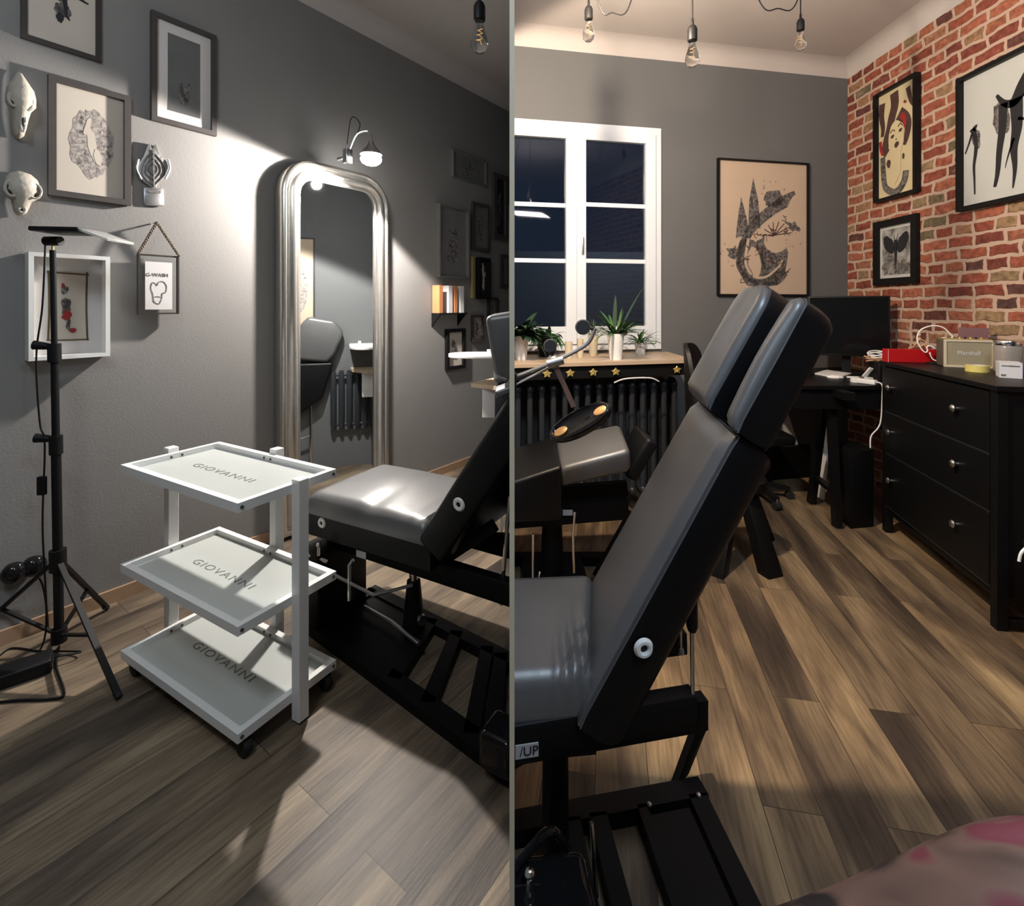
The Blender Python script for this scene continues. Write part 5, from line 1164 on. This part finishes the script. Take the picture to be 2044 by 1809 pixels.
MB().sph(j, .032).build('joint', 'steel', t); MB().cyl(j+V((-.03,-.02,-.01)), j+V((.04,-.02,.01)), .02).build('joint_sleeve', 'steel', t)
MB().tube(bez([j, P(1145,703,Y), P(1175,683,Y), P(1188,655,Y)], 6), .009, 8).build('upper_arm', 'steel', t)
MB().tube([j+V((0,-.02,0)), P(1029,752,Y)], .008, 8).build('wall_arm', 'steel', t); MB().tube([j+V((0,.02,-.02)), P(1029,768,Y)], .006, 8).build('wall_arm', 'steel', t)
MB().lathe(P(1163,653,Y), [(.030,0),(.034,.006),(.030,.02)], V((0,-1,0)), 24).build('adjusting_wheel', 'radiator', t)
MB().tube([P(1163,655,Y), P(1188,656,Y)], .007, 8).build('wheel_axle', 'black', t)
MB().lathe(P(1098,690,Y), [(.026,0),(.030,.006),(.026,.02)], V((0,-1,0)), 24).build('adjusting_wheel', 'radiator', t)
MB().tube([P(1098,690,Y), j], .008, 8).build('wheel_axle', 'black', t)
MB().box((EDGE,Y-.03,CH+(HZ-775)/F*Y), (.02,Y+.03,CH+(HZ-745)/F*Y)).build('wall_bracket', 'blackmat', t)

# ================================================================== MAIN CHAIR (right)
t = thing('tattoo_chair', 'large black leather tattoo chair in the foreground with raised backrest and split headrest', 'reclining chair', V((.30,1.40,0)))
n0, f0 = V((.190,1.205,.60)), V((.268,1.66,.60))          # hinge ends near / far
Wv = f0-n0; Lb = V((.362,.062,.595)).normalized()          # up along the back
Tn = V((.80,.12,-.52)).normalized()                         # thickness direction (rear)
def rc(s, w_, d): return n0+Wv*w_+Lb*s+Tn*d
def rs(s, w_, z):   # seat coordinates: s along X toward the hinge
    a = V((-.45,1.135,0)).lerp(V((-.45,1.60,0)), w_); b_ = V((n0.x,n0.y,0)).lerp(V((f0.x,f0.y,0)), w_); p = a.lerp(b_, s); return V((p.x, p.y, z))
def wr_r(a, b_):
    k = math.exp(-((a-.97)/.09)**2)*math.exp(-((b_-.12)/.28)**2); return .016*math.sin(a*95+b_*9)*k + .010*math.sin(PI*b_)
cushion(rs, 0, 1.0, 0, 1, .49, .615, .012, ns=70, nw=24, edge=.05, wrinkle=wr_r).build('seat', 'leather', t, ang=60)
MB().hexa([rs(0,.02,.41), rs(1.02,.02,.41), rs(1.02,.98,.41), rs(0,.98,.41), rs(0,.02,.489), rs(1.02,.02,.489), rs(1.02,.98,.489), rs(0,.98,.489)]).build('seat_side_panel', 'leather_shade', t)
# backrest: rounded slab, front face cushioned
def slab(fn, s0, s1, w0, w1, d0, d1, rad, name, mf, ms, parent, puff=.012, ns=24, nw=18, topround=None):
    # front skin
    mb = MB(); G_ = []
    for i in range(ns+1):
        row = []
        for j in range(nw+1):
            a = i/ns; b_ = j/nw; s = s0+(s1-s0)*a
            wlen = (Wv.length)*(w1-w0)
            cut = 0
            if topround and a > .5:
                # round the two top corners in plan
                sd = (s1-s); R_ = topround
                if sd < R_: cut = (R_-math.sqrt(max(0, R_*R_-(R_-sd)**2)))/wlen
            bb = cut+(1-2*cut)*b_ if cut < .5 else .5
            w_ = w0+(w1-w0)*bb
            e = min(1, min(a,1-a)*(s1-s0)/rad); f = min(1, min(b_,1-b_)*wlen/rad)
            drop = (1-math.sqrt(max(0,1-(1-e)**2)))+(1-math.sqrt(max(0,1-(1-f)**2)))
            d = d0+min(1.2, drop)*rad*.55-puff*math.sin(PI*a)*math.sin(PI*b_)
            row.append(fn(s, w_, d))
        G_.append(row)
    vt = [[mb.bm.verts.new(p) for p in r] for r in G_]
    for i in range(ns):
        for j in range(nw): mb.bm.faces.new((vt[i][j], vt[i][j+1], vt[i+1][j+1], vt[i+1][j]))
    idx = [(i,0) for i in range(ns+1)]+[(ns,j) for j in range(1,nw+1)]+[(i,nw) for i in range(ns-1,-1,-1)]+[(0,j) for j in range(nw-1,0,-1)]
    n = len(idx); rim = [vt[i][j] for i, j in idx]; rimp = [v.co.copy() for v in rim]
    # piping strip closes the front skin
    c0 = sum((q for q in rimp), V((0,0,0)))/n
    back = [mb.bm.verts.new(q+Tn*.012) for q in rimp]
    for k in range(n): mb.bm.faces.new((rim[k], rim[(k+1)%n], back[(k+1)%n], back[k]))
    mb.bm.faces.new(back)
    fr = mb.build(name, mf, parent, ang=60)
    # side band
    mb = MB(); R = []
    for o, sc in ((.0125,1.0),(.02,1.012),((d1-d0)*.5,1.02),((d1-d0)-.035,1.01),((d1-d0)-.015,.985),((d1-d0)-.004,.95),((d1-d0),.90)):
        R.append([mb.bm.verts.new(c0+(q-c0)*sc+Tn*o) for q in rimp])
    for A, B in zip(R, R[1:]):
        for k in range(n): mb.bm.faces.new((A[k], A[(k+1)%n], B[(k+1)%n], B[k]))
    mb.bm.faces.new(R[0][::-1]); mb.bm.faces.new(R[-1])
    sb = mb.build('side_band', ms, fr, ang=60)
    mb = MB(); mb.tube([q+Tn*.010+(q-c0).normalized()*.003 for q in rimp], .0022, 5, closed=True); mb.build('piping', 'stitch', fr)
    # stitches
    return fr
slab(rc, -.10, .685, -.02, 1.0, .0, .135, .035, 'backrest', 'leather', 'leather_shade', t, puff=.010)
slab(rc, .700, 1.115, .39, 1.05, -.045, .09, .03, 'headrest_pad', 'leather', 'leather_shade', t, puff=.012, topround=.09)
slab(rc, .700, 1.085, -.05, .12, -.012, .10, .03, 'headrest_pad', 'leather', 'leather_shade', t, puff=.012, topround=.035)
MB().hexa([rc(.69,.0,.095), rc(.69,1.0,.095), rc(.69,1.0,.125), rc(.69,.0,.125), rc(.98,.02,.095), rc(.98,1.0,.095), rc(.98,1.0,.125), rc(.98,.02,.125)]).bevel(.01,3).build('headrest_plate', 'leather_shade', t)
MB().hexa([rc(.60,.1,.05), rc(.60,.9,.05), rc(.60,.9,.115), rc(.60,.1,.115), rc(.74,.1,.05), rc(.74,.9,.05), rc(.74,.9,.115), rc(.74,.1,.115)]).build('headrest_mount', 'leather_shade', t)
sn_ = Wv.normalized(); sn_ = (sn_-Lb*sn_.dot(Lb)); sn_ = (sn_-Tn*sn_.dot(Tn)).normalized()
g = rc(.135, -.045, .072)
annulus(g, -sn_, Lb, .0245, .0095, .006, 'whitegloss', t, 'grommet')
MB().cyl(g-sn_*.0-(-sn_)*.002, g-sn_*.001, .010).build('grommet_hole', 'ink', t)
# seat rails
def rl(p, q, wd, hg, name='rail', m='blackmat'): return MB().bar(p, q, wd, hg).bevel(.003,1).build(name, m, t, ang=60)
rl(V((-.03,1.19,.465)), V((.462,1.275,.475)), .045, .095); MB().bar(V((.465,1.276,.465)), V((.492,1.281,.465)), .035, .075).build('rail_end_cap', 'blackmat', t)
rl(V((-.03,1.42,.485)), V((.515,1.50,.50)), .045, .065)
rl(V((-.03,1.56,.40)), V((.34,1.60,.40)), .045, .05)
# strut
rb = V((.455,1.262,.520)); rt = V((.462,1.285,.665))
MB().cyl(rb, rt, .0055).build('gas_strut_rod', 'chrome', t); MB().tube([rt, rt+UP*.012, V((.462,1.290,.765))], [.010,.0145,.0145], 16).build('gas_strut_sleeve', 'black', t)
MB().cyl(V((.497,1.478,.49)), V((.488,1.46,.66)), .0055).build('support_rod', 'chrome', t); MB().lathe(V((.497,1.478,.475)), [(.012,0),(.010,.012),(.005,.02)], UP, 12).build('rod_end', 'steel', t)
MB().bar(V((.488,1.46,.66)), V((.47,1.30,.66)), .012, .012).build('cross_link', 'blackmat', t)
MB().obox(V((.035,1.1755,.455)), V((1,.17,0)), V((-.17,1,0)), UP, .055, .003, .032).build('sticker', 'sticker', t)
text('/UP', V((.040,1.1735,.455)), V((1,.17,0)), UP, .030, 'ink', t, 'lettering')
# pump
pc = V((.115,1.33,0))
MB().cyl(pc+UP*.05, pc+UP*.40, .036, .034).build('pump_column', 'blackmat', t); MB().cyl(pc+V((-.045,0,.375)), pc+V((.04,.0,.375)), .024).build('pump_head', 'black', t)
MB().cyl(pc+V((.04,0,.375)), pc+V((.055,0,.375)), .012, seg=6).build('bolt', 'steel', t)
MB().tube([V((.0,1.22,.385)), V((.13,1.27,.412))], .013, 12).build('pedal_tube', 'black', t)
MB().tube([V((.0,1.215,.40)), V((.13,1.265,.424))], .004, 8).build('chrome_rod', 'chrome', t)
# floor base
zb2 = .05
Lh = V((.984,.178,0)); Wh = V((-.09,.996,0)).normalized()
def fb(x, w_, z=zb2/2): return V((0,1.44,z))+Lh*x-Wh*w_
mb = MB()
mb.bar(fb(-.05,.03), fb(.585,.03), .06, zb2); mb.bar(fb(-.05,.50), fb(.585,.50), .06, zb2)
for x, wd in ((.555,.055),(.165,.05),(.245,.05)): mb.bar(fb(x,.05), fb(x,.50), wd, zb2)
mb.bar(fb(.38,.05), fb(.38,.50), .03, zb2)
mb.obox(fb(.455,.26,.03), Lh, Wh, UP, .12, .36, .03)
mb.build('floor_base', 'blackmat', t)
for x in (.555, .40): MB().sph(fb(x,.06,.053), .008).build('bolt', 'steel', t)
mb = MB(); a_ = fb(.50,.012,.03); b_ = fb(.565,-.03,.03)
mb.prism([a_, b_, V((.626,1.60,.155)), V((.602,1.60,.165)), V((.585,1.59,.15))], Wh*.03); mb.build('tilt_foot', 'blackmat', t)
# dark pump motor low at the left
MB().obox(V((.06,1.10,.12)), V((1,.1,0)), V((-.1,1,0)), UP, .26, .22, .14).bevel(.03,4).build('motor_cover', 'blackgloss', t, ang=60)
MB().tube(bez([V((.17,1.25,.08)), V((.10,1.21,.23)), V((.03,1.17,.215)), V((.0,1.15,.20))], 6), .010, 10).build('hydraulic_hose', 'blackgloss', t)
MB().tube([V((.20,1.26,.20)), V((.205,1.22,.06))], .006, 8).build('chrome_lever', 'chrome', t)
MB().tube([V((.04,1.13,.215)), V((.025,1.09,.07))], .007, 8).build('chrome_lever', 'chrome', t); MB().sph(V((.04,1.13,.218)), .012).build('lever_knob', 'chrome', t)

# ================================================================== PERSON'S ARM (foreground, lower right)
ROOM = None
t = thing('person', 'bare tattooed forearm of a person at the lower right corner', 'person', V((.42,.36,.8)))
def skinmesh(verts, edges, radii, name, m, parent, root=0, sub=2):
    me = bpy.data.meshes.new(name); off = V(parent['wl']); me.from_pydata([tuple(V(v)-off) for v in verts], edges, [])
    o = bpy.data.objects.new(name, me); S.collection.objects.link(o)
    sk = o.modifiers.new('s', 'SKIN'); sk.use_smooth_shade = True
    for i, r in enumerate(radii):
        d = me.skin_vertices[0].data[i]; d.radius = (r if isinstance(r, tuple) else (r, r)); d.use_root = (i == root)
    sb = o.modifiers.new('u', 'SUBSURF'); sb.levels = sub; sb.render_levels = sub
    bpy.context.view_layer.update()
    dg = bpy.context.evaluated_depsgraph_get(); me2 = bpy.data.meshes.new_from_object(o.evaluated_get(dg))
    bpy.data.objects.remove(o); o = bpy.data.objects.new(name, me2); me2.materials.clear(); me2.materials.append(M[m])
    for p in me2.polygons: p.use_smooth = True
    S.collection.objects.link(o); o.parent = parent; o['wl'] = tuple(off); return o
sh = V((.66,.02,1.34)); el = V((.50,.36,1.065)); wr = V((.255,.45,.915)); pm = V((.19,.475,.865))
vs = [sh, sh.lerp(el,.5), el, el.lerp(wr,.33)+V((0,0,.012)), el.lerp(wr,.7), wr, pm]
ed = [(i,i+1) for i in range(6)]; rad = [.058,.052,.052,.060,.045,(.034,.026),(.044,.020)]
fd = (pm-wr).normalized(); side = V((0,1,0)); side = (side-fd*side.dot(fd)).normalized(); dn_ = fd.cross(side)
if dn_.z > 0: dn_ = -dn_
base_i = 6
for k, (off_, ln) in enumerate(((-.033,.062),(-.011,.075),(.011,.078),(.031,.066))):
    p0 = pm+fd*.032+side*off_; p1 = p0+fd*ln*.45+dn_*.008; p2 = p1+fd*ln*.3+dn_*.022; p3 = p2+fd*ln*.18+dn_*.022
    i0 = len(vs); vs += [p0,p1,p2,p3]; ed += [(base_i,i0),(i0,i0+1),(i0+1,i0+2),(i0+2,i0+3)]; rad += [.0105,.0095,.0088,.0075]
i0 = len(vs); q = wr+fd*.03-side*.034; vs += [q, q+fd*.03-side*.022+dn_*.01, q+fd*.055-side*.026+dn_*.016]; ed += [(5,i0),(i0,i0+1),(i0+1,i0+2)]; rad += [.013,.011,.0095]
arm = skinmesh(vs, ed, rad, 'body', 'tattoo', t, 2)
MB().tube([sh+V((.02,-.06,.05)), sh, sh.lerp(el,.36)], [.085,.078,.070], 24).build('sleeve', 'sleeve', t)
